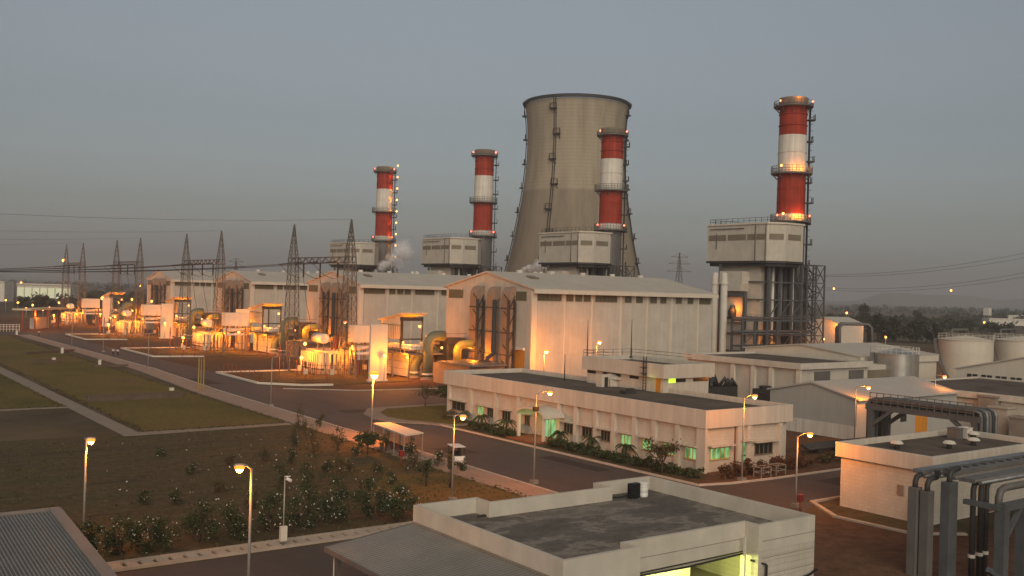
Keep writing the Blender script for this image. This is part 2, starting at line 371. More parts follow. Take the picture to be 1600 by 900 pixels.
# drain channel with cross slabs along the near road
b = MB(); b.box(-60, 46, 59.3, 59.65, 0, 0.16); b.box(-60, 46, 60.75, 61.1, 0, 0.16)
b.build('kerb', 'concrete_pale', kind='structure')
b = MB(); x = -58.0
while x < 46:
    b.box(x, x+0.66, 59.66, 60.74, 0.02, 0.13); x += 0.9
b.build('drain_cover', 'concrete_pale', kind='structure')
def kerb_line(pts, w=0.28, h=0.14, m='kerb'):
    b = MB()
    for p, q in zip(pts, pts[1:]): b.bar((p[0], p[1], h/2), (q[0], q[1], h/2), w, h)
    return b.build('kerb', m, kind='structure')
kerb_line([(52.55, 63), (53.65, 101), (54.85, 150), (57.25, 191), (57.25, 311)], 0.2, 0.16)
kerb_line([(65.8, 103), (66.1, 60.6), (69.5, 59.7), (75, 59.35), (140, 59.35)], 0.3, 0.16)
kerb_line([(65.3, 149.6), (75, 142.7), (89.5, 140.8), (104, 139.8)], 0.3, 0.14, 'concrete_pale')
# oval kerbed island and beds in front of the office
isl = [(61.4, 107.6), (60.9, 111), (62.0, 116), (65.5, 121.2), (72, 121.6), (78, 121.6), (78, 101.5), (66.2, 101.5), (64.4, 105)]
sheet('path', isl, 0.13, 'paving_grey', th=0.13)
sheet('lawn', [(64.0, 108.5), (63.4, 112), (64.6, 116.2), (67.5, 119.6), (77.5, 119.8), (77.5, 102.5), (67.2, 102.5), (65.8, 105.5)], 0.15, 'lawn', th=0.02)
sheet('flower_bed', [(66.2, 61), (71, 63.5), (71, 103), (66.1, 103)], 0.05, 'bare_earth')
sheet('flower_bed', [(69.5, 60.2), (92, 59.9), (92, 64.2), (71, 64.2)], 0.045, 'red_earth')
# island round the right-hand block house
kerb_line([(70.2, 38), (66.7, 40.2), (66.4, 46.5), (69.4, 50.9), (73.5, 50.9), (92, 50.4)], 0.4, 0.16, 'concrete_pale')
sheet('lawn', [(70.2, 38), (67, 40.5), (66.7, 46.4), (69.6, 50.6), (92, 50.1), (92, 38)], 0.03, 'bare_earth')
sheet('red_ground', [(49, 5), (120, 5), (120, 38), (70, 38), (66.6, 40.2), (66.2, 46.6), (64, 47.6), (49, 47.6)], 0.018, 'red_earth')
# far hills
def hills(name, pts, base, m='far_ground'):
    b = MB(); n = len(pts)
    i = b.add([(x, y, -2) for x, y, z in pts]+[(x, y, z) for x, y, z in pts]+[(x*1.25, y*1.25, -2) for x, y, z in pts])
    for k in range(n-1):
        b.face((i+k, i+k+1, i+n+k+1, i+n+k), 0, True); b.face((i+n+k, i+n+k+1, i+2*n+k+1, i+2*n+k), 0, True)
    return b.build(name, m, kind='structure')
pts = []
for k in range(90):
    a = math.radians(-12+k*1.15)
    d = 5600+500*math.sin(k*0.7)
    z = 40+22*math.sin(k*0.31)+16*math.sin(k*0.83+1)+10*math.sin(k*1.9)+random.uniform(-4, 4)
    pts.append((d*math.sin(a), d*math.cos(a), max(8, z)))
hills('hills', pts, 0)

# ================================================================== TURBINE HALLS
HX0, HX1, HY0, HY1, EAVE, RIDGE = 106.0, 152.4, 137.2, 165.1, 17.3, 20.15
DY = [0, 64.7, 129.6, 200.4]
HALLN = ['nearest pale turbine hall with its whole long side wall in view', 'second turbine hall from the front, between the nearest and third halls',
         'third turbine hall from the front, beyond the second hall', 'farthest turbine hall, its gable behind the farthest two gantries']
def make_hall():
    r = thing('turbine_hall', HALLN[0], 'industrial hall', (HX0, (HY0+HY1)/2, 0), 'turbine halls in a row')
    ym = (HY0+HY1)/2
    MB().extrude([(HY0, 0), (HY1, 0), (HY1, EAVE), (ym, RIDGE), (HY0, EAVE)], lambda u, v, w: (w, u, v), HX0, HX1).build('wall', 'hall_wall', r)
    b = MB(); sl = (RIDGE-EAVE)/(ym-HY0)
    b.extrude([(HY0-0.9, EAVE-0.9*sl+0.02), (ym, RIDGE+0.02), (HY1+0.9, EAVE-0.9*sl+0.02), (HY1+0.9, EAVE-0.9*sl+0.3), (ym, RIDGE+0.32), (HY0-0.9, EAVE-0.9*sl+0.3)], lambda u, v, w: (w, u, v), HX0-0.3, HX1+0.4)
    rf = b.build('roof', 'hall_roof', r)
    for x in (113, 121, 129, 137, 145): MB().box(x, x+0.9, ym-0.3, ym+0.3, RIDGE+0.2, RIDGE+0.75).build('ridge_vent', 'white_paint', rf)
    MB().box(HX0-0.35, HX1+0.45, HY0-1.25, HY0-0.9, EAVE-0.75, EAVE-0.05).build('gutter', 'trim', r)
    MB().bar((112.5, ym-6.5, RIDGE-6.5*sl+0.5), (112.5, ym-4.5, RIDGE-4.5*sl+0.5), 1.6, 0.25).build('roof_hatch', 'louvre_brown', rf)
    for x in (113.4, 119.9, 127.2, 134, 140.7, 148.2): MB().box(x-0.16, x+0.16, HY0-0.16, HY0+0.05, 0, EAVE-0.3).build('pilaster', 'trim', r)
    MB().box(HX0-0.25, HX0+0.9, HY0-0.3, HY0+0.05, 0, EAVE-0.3).build('pilaster', 'trim', r)
    for a, c in ((839.5, 877), (885, 895.5), (899, 909.5), (912, 922.5), (930.5, 964), (976.5, 986.5), (994, 1004), (1016, 1026), (1032, 1041), (1056, 1065), (1074.5, 1083), (1092, 1110)):
        xa = atY(a, 460, HY0)[0]; xc = atY(c, 460, HY0)[0]
        w = MB().box(xa, xc, HY0-0.07, HY0+0.05, 15.35, 16.65).build('window', 'louvre', r)
        mb = MB(); n = max(2, int((xc-xa)/0.8))
        for k in range(n+1):
            xx = xa+(xc-xa)*k/n; mb.box(xx-0.03, xx+0.03, HY0-0.1, HY0-0.04, 15.3, 16.7)
        mb.box(xa, xc, HY0-0.14, HY0-0.04, 15.27, 15.36); mb.build('frame', 'louvre_brown', w)
    for a, c in ((702, 724), (796, 823)):
        ya = atX(a, 460, HX0)[0]; yc = atX(c, 460, HX0)[0]
        w = MB().box(HX0-0.07, HX0+0.05, yc, ya, 15.2, 16.8).build('window', 'louvre', r)
        mb = MB()
        for k in range(9):
            yy = yc+(ya-yc)*k/8; mb.box(HX0-0.1, HX0-0.04, yy-0.03, yy+0.03, 15.15, 16.85)
        mb.build('frame', 'louvre_brown', w)
    b = MB().box(HX0-0.06, HX0+0.1, 138.9, 144.3, 0, 6.4); d = b.build('door', 'orange_door', r)
    b = MB().box(HX0-0.45, HX0, 144.3, 144.8, 0, 6.8); b.box(HX0-0.45, HX0, 138.9, 144.3, 6.4, 6.8); b.build('frame', 'trim', d)
    MB().box(HX0-0.12, HX1+0.12, HY0-0.14, HY0-0.0, 0, 0.9).build('plinth', 'concrete_pale', r)
    return r
hall = make_hall()
for k in (1, 2, 3): copy_tree(hall, None, (0, DY[k], 0), HALLN[k])

# ================================================================== BOILERS (boxes on stilts beyond the halls) AND CHIMNEYS
BN = ['nearest boiler block, grey box on columns with pipes, right of the halls', 'second boiler block, standing in front of the cooling tower',
      'third boiler block, left of the cooling tower', 'farthest boiler block, leftmost, above the second hall roof']
def make_boiler():
    cx, cy = 175.0, 151.0
    r = thing('boiler_block', BN[0], 'boiler building', (cx, cy, 0), 'boiler blocks behind the halls')
    PL = [(175, 159.6), (175, 142.1), (178.3, 139.5), (184.2, 139.4), (188, 143), (188, 159.6)]
    bx = MB(); bx.prism(PL, 25.0, 33.4); box = bx.build('upper_housing', 'hall_wall', r)
    def grow(d): return [(x+(d if x > 181 else -d), y+(d if y > 150 else -d)) for x, y in PL]
    b = MB(); b.prism(grow(0.25), 33.4, 33.75); b.build('parapet', 'trim', box)
    b = MB(); b.prism(grow(0.12), 24.7, 25.2); b.build('bottom_trim', 'steel_dark', box)
    for a, c in ((1108, 1134.5), (1137.5, 1165.5), (1168, 1180), (1182, 1196.7)):
        ya = atX(a, 372, 175)[0]; yc = atX(c, 372, 175)[0]
        MB().box(174.93, 175.1, yc, ya, 29.9, 31.2).build('louvre', 'louvre_brown', box)
    for (p, q), u0, u1 in (((PL[1], PL[2]), 0.12, 0.88), ((PL[2], PL[3]), 0.12, 0.85)):
        P, Q = Vector((*p, 30.55)), Vector((*q, 30.55)); MB().bar(P.lerp(Q, u0), P.lerp(Q, u1), 0.14, 1.3).build('louvre', 'louvre_brown', box)
    b = MB()   # outside conduits and a gutter rail
    b.box(174.8, 174.98, 145.2, 145.35, 25, 33.3); b.box(174.8, 174.98, 156.6, 156.75, 28, 31.6); b.box(174.75, 174.95, 148.5, 158.6, 32.5, 32.65); b.bar((174.9, 142.4, 25), (174.9, 142.4, 33.3), 0.12)
    b.build('conduit', 'steel_grey', box)
    b = MB()
    for (p, q) in (((175.4, 142.4), (175.4, 159.2)), ((175.4, 142.4), (179.3, 139.3)), ((179.3, 139.3), (183.3, 139)), ((175.4, 159.2), (187.6, 159.2))):
        P, Q = Vector((*p, 0)), Vector((*q, 0)); n = int((Q-P).length/1.6)
        for h in (34.3, 34.9): b.bar((P.x, P.y, h), (Q.x, Q.y, h), 0.07)
        for k in range(n+1):
            c = P.lerp(Q, k/n); b.bar((c.x, c.y, 33.7), (c.x, c.y, 34.95), 0.07)
    b.build('railing', 'steel_dark', box)
    # casing and portal beneath
    b = MB(); b.box(177.2, 189.2, 145.4, 157.2, 0, 24.9); b.build('casing', 'block_pale', r); MB().box(178.6, 189.3, 145.2, 145.4, 1, 24.3).build('casing_panel', 'steel_grey', r)
    b = MB(); b.prism(grow(-0.5), 24.0, 24.7); b.build('soffit', 'steel_dark', r)
    b = MB(); b.extrude([(148.5, 22.8), (155.2, 22.8), (155.2, 20.2), (153.6, 18.3), (149, 18.3), (148.5, 20)], lambda u, v, w: (w, u, v), 174.6, 177.2); b.build('flue_hood', 'plaster_pale', r)
    b = MB(); b.bar((175.4, 148.2, 0), (175.4, 148.2, 18.2), 0.7); b.bar((175.4, 155.6, 0), (175.4, 155.6, 24.5), 0.6); b.bar((175.4, 147.8, 17.6), (175.4, 155.8, 17.6), 0.6, 0.8); b.build('portal_frame', 'steel_blue', r)
    b = MB(); b.box(176.2, 177.15, 149.2, 154.6, 11.2, 16.9); b.build('burner_front', 'trim', r); b = MB(); b.lathe(176.0, 152.2, [(0.9, 12.2), (1.1, 13.6), (0.5, 15)], 10); b.bar((175.6, 149, 12.1), (175.6, 155, 12.1), 0.3); b.build('burner', 'steel_dark', r)
    # columns and pipes of the right-hand side
    for x in (177.4, 181.3, 185.4, 189.0): MB().bar((x, 143.2, 0), (x, 143.2, 24.6), 0.55, 0.6).build('column', 'steel_blue', r)
    for x, rr, m in ((178.4, .2, 'pipe_white'), (179.3, .3, 'steel_grey'), (180.2, .34, 'pipe_white'), (182.2, .34, 'steel_dark'), (183.2, .3, 'galv'), (184.3, .36, 'steel_dark'), (186.4, .34, 'steel_grey'), (187.4, .22, 'pipe_white'), (188.2, .3, 'steel_dark'), (178.0, .22, 'steel_dark'), (180.9, .26, 'steel_dark'), (181.7, .2, 'steel_dark'), (185.0, .28, 'steel_dark'), (186.0, .2, 'steel_dark'), (182.7, .18, 'steel_dark')):
        MB().tube([(x, 144.3, 0), (x, 144.3, 24.3)], rr, 10).build('pipe', m, r)
    b = MB()
    for z in (4.5, 8.5, 12.5, 16.5, 20.5):
        b.bar((177, 143.1, z), (189.4, 143.1, z), 0.3); b.bar((176.9, 143.1, z), (176.9, 157.8, z), 0.3)
    for z in (4.5, 12.5):
        for x in (177.4, 181.3, 185.4): b.bar((x, 143, z), (x+3.9, 143, z+4), 0.2)
    b.build('girder', 'steel_blue', r)
    # pipe bridge before the casing
    b = MB()
    for x in (163.5, 167.5, 171.5, 175.0):
        for y in (138.6, 141.4): b.bar((x, y, 0), (x, y, 12), 0.42)
    for z in (6.5, 9.2, 12.0):
        for y in (138.6, 141.4): b.bar((163.2, y, z), (186, y, z), 0.34)
        for x in (163.5, 167.5, 171.5, 175): b.bar((x, 138.6, z), (x, 141.4, z), 0.3)
    b.bar((163.5, 138.6, 6.5), (167.5, 138.6, 9.2), 0.18); b.bar((171.5, 138.6, 9.2), (175, 138.6, 6.5), 0.18)
    pb = b.build('pipe_bridge', 'steel_blue', r)
    b = MB()
    for k in range(5): b.tube([(163, 138.9+k*0.55, 9.7), (186, 138.9+k*0.55, 9.7)], 0.17, 8)
    for k in range(4): b.tube([(163, 139+k*0.6, 12.5), (180, 139+k*0.6, 12.5)], 0.16, 8)
    for x in np.arange(163.2, 186, 1.5): b.bar((x, 138.5, 12), (x, 138.5, 13.2), 0.06)
    b.bar((163.2, 138.5, 13.2), (186, 138.5, 13.2), 0.07); b.build('pipe_run', 'steel_grey', pb)
    # twin white vessels
    for px in (1118, 1132):
        y, z = atX(px, 428, 164); b = MB(); b.lathe(164, y, [(0.75, 0), (0.75, 19.6), (0.95, 19.6), (0.95, 20), (0.72, 20), (0.72, 21.3), (0.62, 22), (0.3, 22.2), (0.001, 22.25)], 20)
        b.build('vertical_vessel', 'pipe_white', r)
    # stair tower
    b = MB(); xs, ys = (189.6, 192.8, 196.0), (142.0, 145.2)
    for x in xs:
        for y in ys: b.bar((x, y, 0), (x, y, 24.8), 0.3)
    for k in range(7):
        z = 0.2+k*4.1
        for y in ys: b.bar((xs[0], y, z), (xs[2], y, z), 0.2)
        for x in xs: b.bar((x, ys[0], z), (x, ys[1], z), 0.2)
        if k < 6:
            for i in (0, 1):
                b.bar((xs[i], ys[0], z), (xs[i+1], ys[0], z+4.1), 0.16); b.bar((xs[i+1], ys[0], z), (xs[i], ys[0], z+4.1), 0.16)
            b.bar((xs[0], ys[1], z), (xs[1], ys[1], z+4.1), 0.16); b.bar((xs[1], ys[1], z+4.1), (xs[2], ys[1], z), 0.16)
    st = b.build('stair_tower', 'steel_blue', r)
    b = MB()
    for k in range(6):
        z = 0.2+k*4.1
        b.bar((190, 143.2, z), (195.6, 143.2, z+2.05), 0.7, 0.12); b.bar((195.6, 144.4, z+2.05), (190, 144.4, z+4.1), 0.7, 0.12)
        b.bar((190, 142.8, z+1), (195.6, 142.8, z+3.05), 0.06)
    b.build('stair_flight', 'steel_grey', st)
    return r
boiler = make_boiler()
CHX, CHY = 195.2, 151.6
CN = ['nearest red and white chimney, tallest, with floodlit gallery rings', 'second red and white chimney, standing against the cooling tower',
      'third red and white chimney, left of the cooling tower, its ladder unlit', 'farthest and smallest red and white chimney, its ladder strung with lamps']
def make_chimney(dy, label, ladder_lights, ring_light, rail_heights=None):
    cx, cy = CHX-(0.8 if dy > 100 else 0.3 if dy else 0), CHY+dy
    r = thing('chimney', label, 'chimney', (cx, cy, 0), 'banded chimneys')
    R0 = 3.3
    prof = [(R0+.15, 0), (R0+.1, 35.7), (R0+.1, 35.7), (R0+.1, 37.3), (R0+.05, 37.3), (R0, 46.9), (R0, 46.9), (R0, 56.2), (R0-.05, 56.2), (R0-.1, 63.4), (R0-.1, 63.4), (R0+0.15, 63.7), (R0+0.15, 65.2), (R0-.4, 65.2), (R0-.45, 58)]
    mis = [2, 1, 1, 0, 0, 0, 1, 1, 0, 0, 3, 3, 3, 3]
    b = MB(); b.lathe(cx, cy, prof, 40, mis=mis)
    for z in (40, 43.2, 52, 58.5, 61.2): b.arc_ring(cx, cy, R0-0.1, R0+0.12, z, z+0.12, 40); b.mi[-160:] = [1 if z == 52 else 0]*160
    b.build('shaft', ['red_paint', 'white_paint', 'steel_grey', 'louvre_brown'], r)
    out = Vector((0.80, -0.59, 0)); out.normalize()
    for z, ro in ((35.2, 4.7), (46.8, 4.8), (63.0, 4.6)):
        b = MB(); b.arc_ring(cx, cy, R0+0.1, ro, z, z+0.35, 32)
        for h in ((0.6, 1.3) if z > 60 else (0.6, 1.2, 1.85)): b.arc_ring(cx, cy, ro-0.05, ro+0.05, z+h, z+h+0.09, 32)
        for k in range(36):
            a = 2*PI*k/36; b.bar((cx+ro*math.cos(a), cy+ro*math.sin(a), z), (cx+ro*math.cos(a), cy+ro*math.sin(a), z+(1.35 if z > 60 else 1.95)), 0.08)
        for k in range(10):
            a = 2*PI*k/10; b.bar((cx+ro*math.cos(a)*0.97, cy+ro*math.sin(a)*0.97, z), (cx+R0*math.cos(a), cy+R0*math.sin(a), z-1.3), 0.14)
        b.build('gallery', 'steel_grey', r)
    b = MB(); side = Vector((-out.y, out.x, 0)); c0 = Vector((cx, cy, 0))
    for s in (-0.35, 0.35):
        p = c0+out*(R0+0.75)+side*s; b.bar((p.x, p.y, 2), (p.x, p.y, 64), 0.2)
    for z in np.arange(8, 63.4, 0.8):
        p = c0+out*(R0+0.75); q1 = p-side*0.35; q2 = p+side*0.35; b.bar((q1.x, q1.y, z), (q2.x, q2.y, z), 0.05)
        if int(z/0.8) % 2 == 0:
            b.bar((q1.x, q1.y, z), (*(q1+out*0.7).xy, z), 0.06); b.bar((q2.x, q2.y, z), (*(q2+out*0.7).xy, z), 0.06); b.bar((*(q1+out*0.7).xy, z), (*(q2+out*0.7).xy, z), 0.06)
    k = 0
    for z in np.arange(10, 63, 5.0):
        s0 = side*(0.7 if k % 2 else -0.7); p = c0+out*(R0+0.9)+s0; k += 1
        b.bar((*(p-out*0.9).xy, z), (*(p+out*0.85).xy, z), 1.7, 0.3)
        for e in (-0.6, 0.6):
            q = p+out*0.75+side*e; b.bar((q.x, q.y, z), (q.x, q.y, z+1.3), 0.12)
        for h in (0.5, 0.9, 1.3): b.bar((*(p+out*0.75-side*0.6).xy, z+h), (*(p+out*0.75+side*0.6).xy, z+h), 0.12)
    b.build('caged_ladder', 'steel_dark', r)
    view = Vector((-0.594, -0.804, 0))
    for z in (36.8, 64.2):
        for a in (view*0.55+Vector((-.8, .59, 0))*0.85, view*0.55+out*0.85):
            if z > 60 and ring_light == 1 and a.x > 0: continue
            p = c0+a.normalized()*4.6
            MB().ball((p.x, p.y, z), 0.24, 8).build('aviation_light', 'red_lamp', r)
    if ladder_lights:
        for z in np.arange(27, 65, 4.6):
            p = c0+out*(R0+1.9)+view*1.2; MB().ball((p.x, p.y, z+2), 0.36, 8).build('ladder_lamp', 'sodium', r)
            q = c0+out*(R0+0.5)+view*2.4; light((q.x, q.y, z+2), 60, r)
    if ring_light:
        for z, ang in ((36.6, (0.0, 0.5)), (48.0, (-0.1, 0.55)), (65.5, (0.1,))) if ring_light == 2 else ((64.6, (0.4,)),):
            for a in ang:
                v = view+Vector((view.y, -view.x, 0))*-a; p = c0+v.normalized()*4.35
                light((p.x, p.y, z), 130, r)
        if ring_light == 2:
            for z, s in ((37.1, -0.75), (48.6, -1.05)):
                v = view+Vector((-.8, .59, 0))*(-s); p = c0+v.normalized()*4.7
                MB().ball((p.x, p.y, z), 0.3, 8).build('floodlight', 'sodium', r)
    return r
make_chimney(0, CN[0], False, 2)
make_chimney(64.3, CN[1], False, 0)
make_chimney(129.3, CN[2], False, 0)
make_chimney(199.6, CN[3], True, 0)
for k in (1, 2, 3): copy_tree(boiler, None, (0, DY[k]-0.4, 0), BN[k])
for k in range(4):
    light((175.0, 150.9+DY[k], 14.2), 130); light((176.0, 142+DY[k], 3), 900); light((190.5, 141.2+DY[k], 4), 700)

# ================================================================== COOLING TOWER
cx, cy = 275.5, 328.7
r = thing('cooling_tower', 'huge concrete hyperbolic cooling tower behind the boiler blocks', 'cooling tower', (cx, cy, 0))
zr = [(36.5, 0), (34.6, 6), (33.0, 10), (28.7, 26), (26.1, 38), (24.0, 50), (22.3, 61), (21.4, 70.7), (21.1, 80), (21.4, 89), (22.1, 95), (22.6, 97.3)]
zz = np.linspace(0, 97.3, 40); rr = np.interp(zz, [z for _, z in zr], [q for q, _ in zr])
rr = np.convolve(np.pad(rr, 1, 'edge'), [0.25, 0.5, 0.25], 'valid')
b = MB(); b.lathe(cx, cy, [(q, z) for q, z in zip(rr, zz)]+[(22.0, 97.3)]+[(q-0.6, z) for q, z in zip(rr[::-1][:14], zz[::-1][:14])], 96); b.build('shell', 'tower_concrete', r)
b = MB(); b.arc_ring(cx, cy, 22.2, 23.5, 97.5, 98.2, 72); b.arc_ring(cx, cy, 22.2, 22.7, 98.2, 98.9, 72)
for k in range(72):
    a = 2*PI*k/72; b.bar((cx+23.6*math.cos(a), cy+23.6*math.sin(a), 97.9), (cx+23.6*math.cos(a), cy+23.6*math.sin(a), 98.7), 0.12)
b.build('rim', 'steel_dark', r)
def tower_ladder(ang, name='ladder'):
    b = MB(); R = lambda z: float(np.interp(z, zz, rr))
    for z in np.arange(24, 97, 2):
        for s in (-0.02, 0.02):
            p = (cx+(R(z)+0.5)*math.cos(ang+s), cy+(R(z)+0.5)*math.sin(ang+s), z); q = (cx+(R(z+2)+0.5)*math.cos(ang+s), cy+(R(z+2)+0.5)*math.sin(ang+s), z+2); b.bar(p, q, 0.24)
    for k, z in enumerate(np.arange(30, 97, 10.5)):
        a = ang+(0.04 if k % 2 else -0.03); p = Vector((cx+(R(z)+0.9)*math.cos(a), cy+(R(z)+0.9)*math.sin(a), z))
        tdir = Vector((-math.sin(a), math.cos(a), 0)); b.bar(p-tdir*1.5, p+tdir*1.5, 1.8, 0.4)
        for e in (-1.4, 1.4): b.bar(p+tdir*e, p+tdir*e+Vector((0, 0, 2.2)), 0.25)
        b.bar(p-tdir*1.4+Vector((0, 0, 2.2)), p+tdir*1.4+Vector((0, 0, 2.2)), 0.22); b.bar(p+tdir*1.2, p+tdir*1.2-Vector((math.cos(a)*0.9, math.sin(a)*0.9, 2.2)), 0.25)
    b.build(name, 'steel_dark', r)
av = math.atan2(-cy, -cx)
tower_ladder(av-0.42); tower_ladder(av-1.57); tower_ladder(av+1.32)

# ================================================================== GANTRIES, TRANSFORMER BAYS
def lattice_mast(b, x, y, w0, zk, wk, zt, n=9, tk=0.13):
    lv = [(zk*(k/n)**0.92, w0+(wk-w0)*k/n) for k in range(n+1)]+[(zk+(zt-zk)*k/5, wk*(1-k/5)+0.12*k/5) for k in range(1, 6)]
    for (za, wa), (zb, wb) in zip(lv, lv[1:]):
        ca = [(x+i*wa/2, y+j*wa/2, za) for i, j in ((-1, -1), (1, -1), (1, 1), (-1, 1))]; cb = [(x+i*wb/2, y+j*wb/2, zb) for i, j in ((-1, -1), (1, -1), (1, 1), (-1, 1))]
        for k in range(4):
            b.bar(ca[k], cb[k], tk); m = (k+1) % 4
            b.bar(ca[k], cb[m], tk*.5); b.bar(ca[m], cb[k], tk*.5); b.bar(cb[k], cb[m], tk*.45)
GN = ['nearest lattice gantry, two tall masts joined by a beam before the second hall', 'second lattice gantry from the front, before the third hall', 'third lattice gantry, its two masts standing left of the halls', 'farthest lattice gantry, leftmost pair of masts near the orange lamp']
GY = [(193.7, 167.8), (262.7, 236.2), (330.3, 304.8), (400.0, 375.8)]
def make_gantry():
    ya, yb = GY[0]; X = 86.0
    r = thing('lattice_gantry', GN[0], 'gantry', (X, (ya+yb)/2, 0), 'lattice gantries along the transformer bays')
    for y in (ya, yb):
        b = MB(); lattice_mast(b, X, y, 2.7, 22.0, 1.6, 29.5, 11); b.build('mast', 'lattice', r)
    b = MB(); z0, z1 = 21.3, 22.4; w = 0.6; n = 17
    for dx in (-w, w):
        for z in (z0, z1): b.bar((X+dx, yb-1, z), (X+dx, ya+1, z), 0.14)
    for k in range(n):
        p, q = yb+(ya-yb)*k/n, yb+(ya-yb)*(k+1)/n
        for dx in (-w, w): b.bar((X+dx, p, z0 if k % 2 else z1), (X+dx, q, z1 if k % 2 else z0), 0.09)
        b.bar((X-w, p, z0), (X+w, q, z0), 0.08)
    b.build('beam', 'lattice', r)
    for t in (0.2, 0.5, 0.8):
        y = yb+(ya-yb)*t
        b = MB(); P, Q = Vector((X-0.6, y, 21.5)), Vector((X-5.2, y, 20.9))
        for k in range(16): c = P.lerp(Q, k/15); b.lathe(c.x, c.y, [(0.05, c.z-0.12), (0.2, c.z-0.04), (0.2, c.z+0.04), (0.05, c.z+0.12)], 8)
        b.bar(P, Q, 0.12); b.build('strain_insulator', 'steel_dark', r)
        b = MB(); b.tube([(X, y, 21.3), (X, y, 18.4)], 0.16, 8)
        for k in range(9): b.lathe(X, y, [(0.1, 18.5+k*0.3), (0.24, 18.6+k*0.3), (0.1, 18.7+k*0.3)], 8)
        b.build('hanging_insulator', 'steel_dark', r)
        b = MB(); b.tube([(X-5.2, y, 20.9), (X-3, y, 18.9), (X-1, y, 18.2), (X, y, 18.3), (X+0.6, y-0.6, 13), (X+1.2, y-1.5, 9), (X+1, y-2, 7.6)], 0.055, 5); b.build('dropper_wire', 'steel_dark', r)
    return r
gan = make_gantry()
gans = [gan]+[copy_tree(gan, None, (0, (sum(GY[k])-sum(GY[0]))/2, 0), GN[k]) for k in (1, 2, 3)]
WL = ['nearest', 'second', 'third', 'farthest']
PH = ['left', 'middle', 'right']
for k in range(4):
    ya, yb = GY[k]
    for i, t in enumerate((0.2, 0.5, 0.8)):
        y = yb+(ya-yb)*t; b = MB(); pts = []
        for j in range(15):
            u = j/14; x = 80.8-u*160; pts.append((x, y-u*14, 20.9-14*u*(1-u)*1.3+u*2.0))
        b.tube(pts, 0.045+0.012*k, 5)
        b.build('overhead_wire', 'steel_dark', label=f'sagging overhead wire from the {PH[2-i]} insulator of the {WL[k]} lattice gantry', cat='power line', group='overhead wires')
    b = MB(); b.tube([(86-u*160/10, yb-u*1.2, 29.5-0.9*u*(10-u)/10*1.6) for u in range(11)], 0.02, 4)
    b.build('earth_wire', 'steel_dark', label=f'thin earth wire leaving the right mast tip of the {WL[k]} lattice gantry', cat='power line', group='earth wires')

TN = ['nearest orange lit transformer with white oil cylinder on top', 'second transformer from the front, orange lit, before the third hall', 'third transformer, orange lit, behind the kerbed bay', 'farthest transformer, dim orange, near the road end']
def make_transformer():
    x0, x1, y0, y1 = 83.2, 88.4, 171.5, 180.0
    r = thing('transformer', TN[0], 'transformer', ((x0+x1)/2, (y0+y1)/2, 0), 'transformers in fenced bays')
    b = MB(); b.box(x0, x1, y0, y1, 0.7, 4.2); b.box(x0-0.1, x1+0.1, y0-0.1, y1+0.1, 4.2, 4.4); b.build('tank', 'tank_paint', r)
    b = MB(); b.box(x0-1.5, x1+0.5, y0-1.5, y1+0.3, 0, 0.7); b.build('plinth', 'concrete', r)
    b = MB()
    for k in range(10): b.box(x0-1.2, x0-0.15, y0+0.2+k*0.88, y0+0.62+k*0.88, 1.0, 4.0)
    b.box(x0-1.2, x0-1.05, y0, y1, 1.0, 1.15); b.box(x0-1.2, x0-1.05, y0, y1, 3.9, 4.05); b.build('radiator', 'tank_paint', r)
    b = MB()
    for k in range(6): b.box(x0+0.2+k*0.88, x0+0.62+k*0.88, y0-1.2, y0-0.15, 1.0, 4.0)
    b.box(x0, x1, y0-1.2, y0-1.05, 3.9, 4.05); b.build('radiator', 'tank_paint', r)
    b = MB(); b.tube([(x0+1.0, y1-1.8, 6.6), (x0+1.0, y1-1.75, 6.6), (x0+1.0, y0+2.4, 6.6), (x0+1.0, y0+2.35, 6.6)], [0.6, 0.95, 0.95, 0.75], 18); c = b.build('conservator', 'pipe_white', r)
    b = MB()
    for y in (y0+3, y0+5.5): b.bar((x0+1, y, 4.4), (x0+1, y, 5.8), 0.2)
    b.tube([(x0+1.9, y0+3, 6.2), (x0+2.6, y0+3.2, 5.8), (x0+2.8, y0+3.2, 4.4)], 0.12, 6); b.build('strut', 'steel_grey', c)
    for k in range(3):
        y = y0+0.8+k*1.5; b = MB(); P = Vector((x0+3.2, y, 4.4)); Q = Vector((x0+2.9+k*0.9, y-0.9+k*0.2, 9.0))
        b.tube([P, P.lerp(Q, .3), Q], [0.24, 0.2, 0.1], 8)
        for j in range(8): c2 = P.lerp(Q, 0.25+j*0.09); b.lathe(c2.x, c2.y, [(0.1, c2.z-0.08), (0.3, c2.z), (0.1, c2.z+0.08)], 8)
        b.build('bushing', 'rust' if k else 'steel_dark', r)
    b = MB(); b.tube([(x1, y0+2, 4.2), (x1+1.5, y0+1, 5.3), (x1+4, y0, 5.5), (x1+9, y0, 5.4)], 0.3, 10); b.build('bus_duct', 'steel_grey', r)
    for k in range(2): MB().box(x0-1.0, x0-0.3, y0+1+k*3.2, y0+1.9+k*3.2, 0.7, 2.4).build('marshalling_box', 'tank_paint', r)
    light((x0-3.6, y0+3.5, 4.4), 1700, r); light((x0+2, y0-4.5, 4.4), 1500, r); light((x0+5.5, y0+4, 7.5), 700, r)
    MB().ball((x0-2.6, y0+3.5, 5.6), 0.32, 8).build('work_lamp', 'sodium', r)
    return r
tr = make_transformer()
TDY = [0, 75.5, 148, 226]
for k in (1, 2, 3): copy_tree(tr, None, (1.2*(k == 1), DY[k]+k*2.5, 0), TN[k])

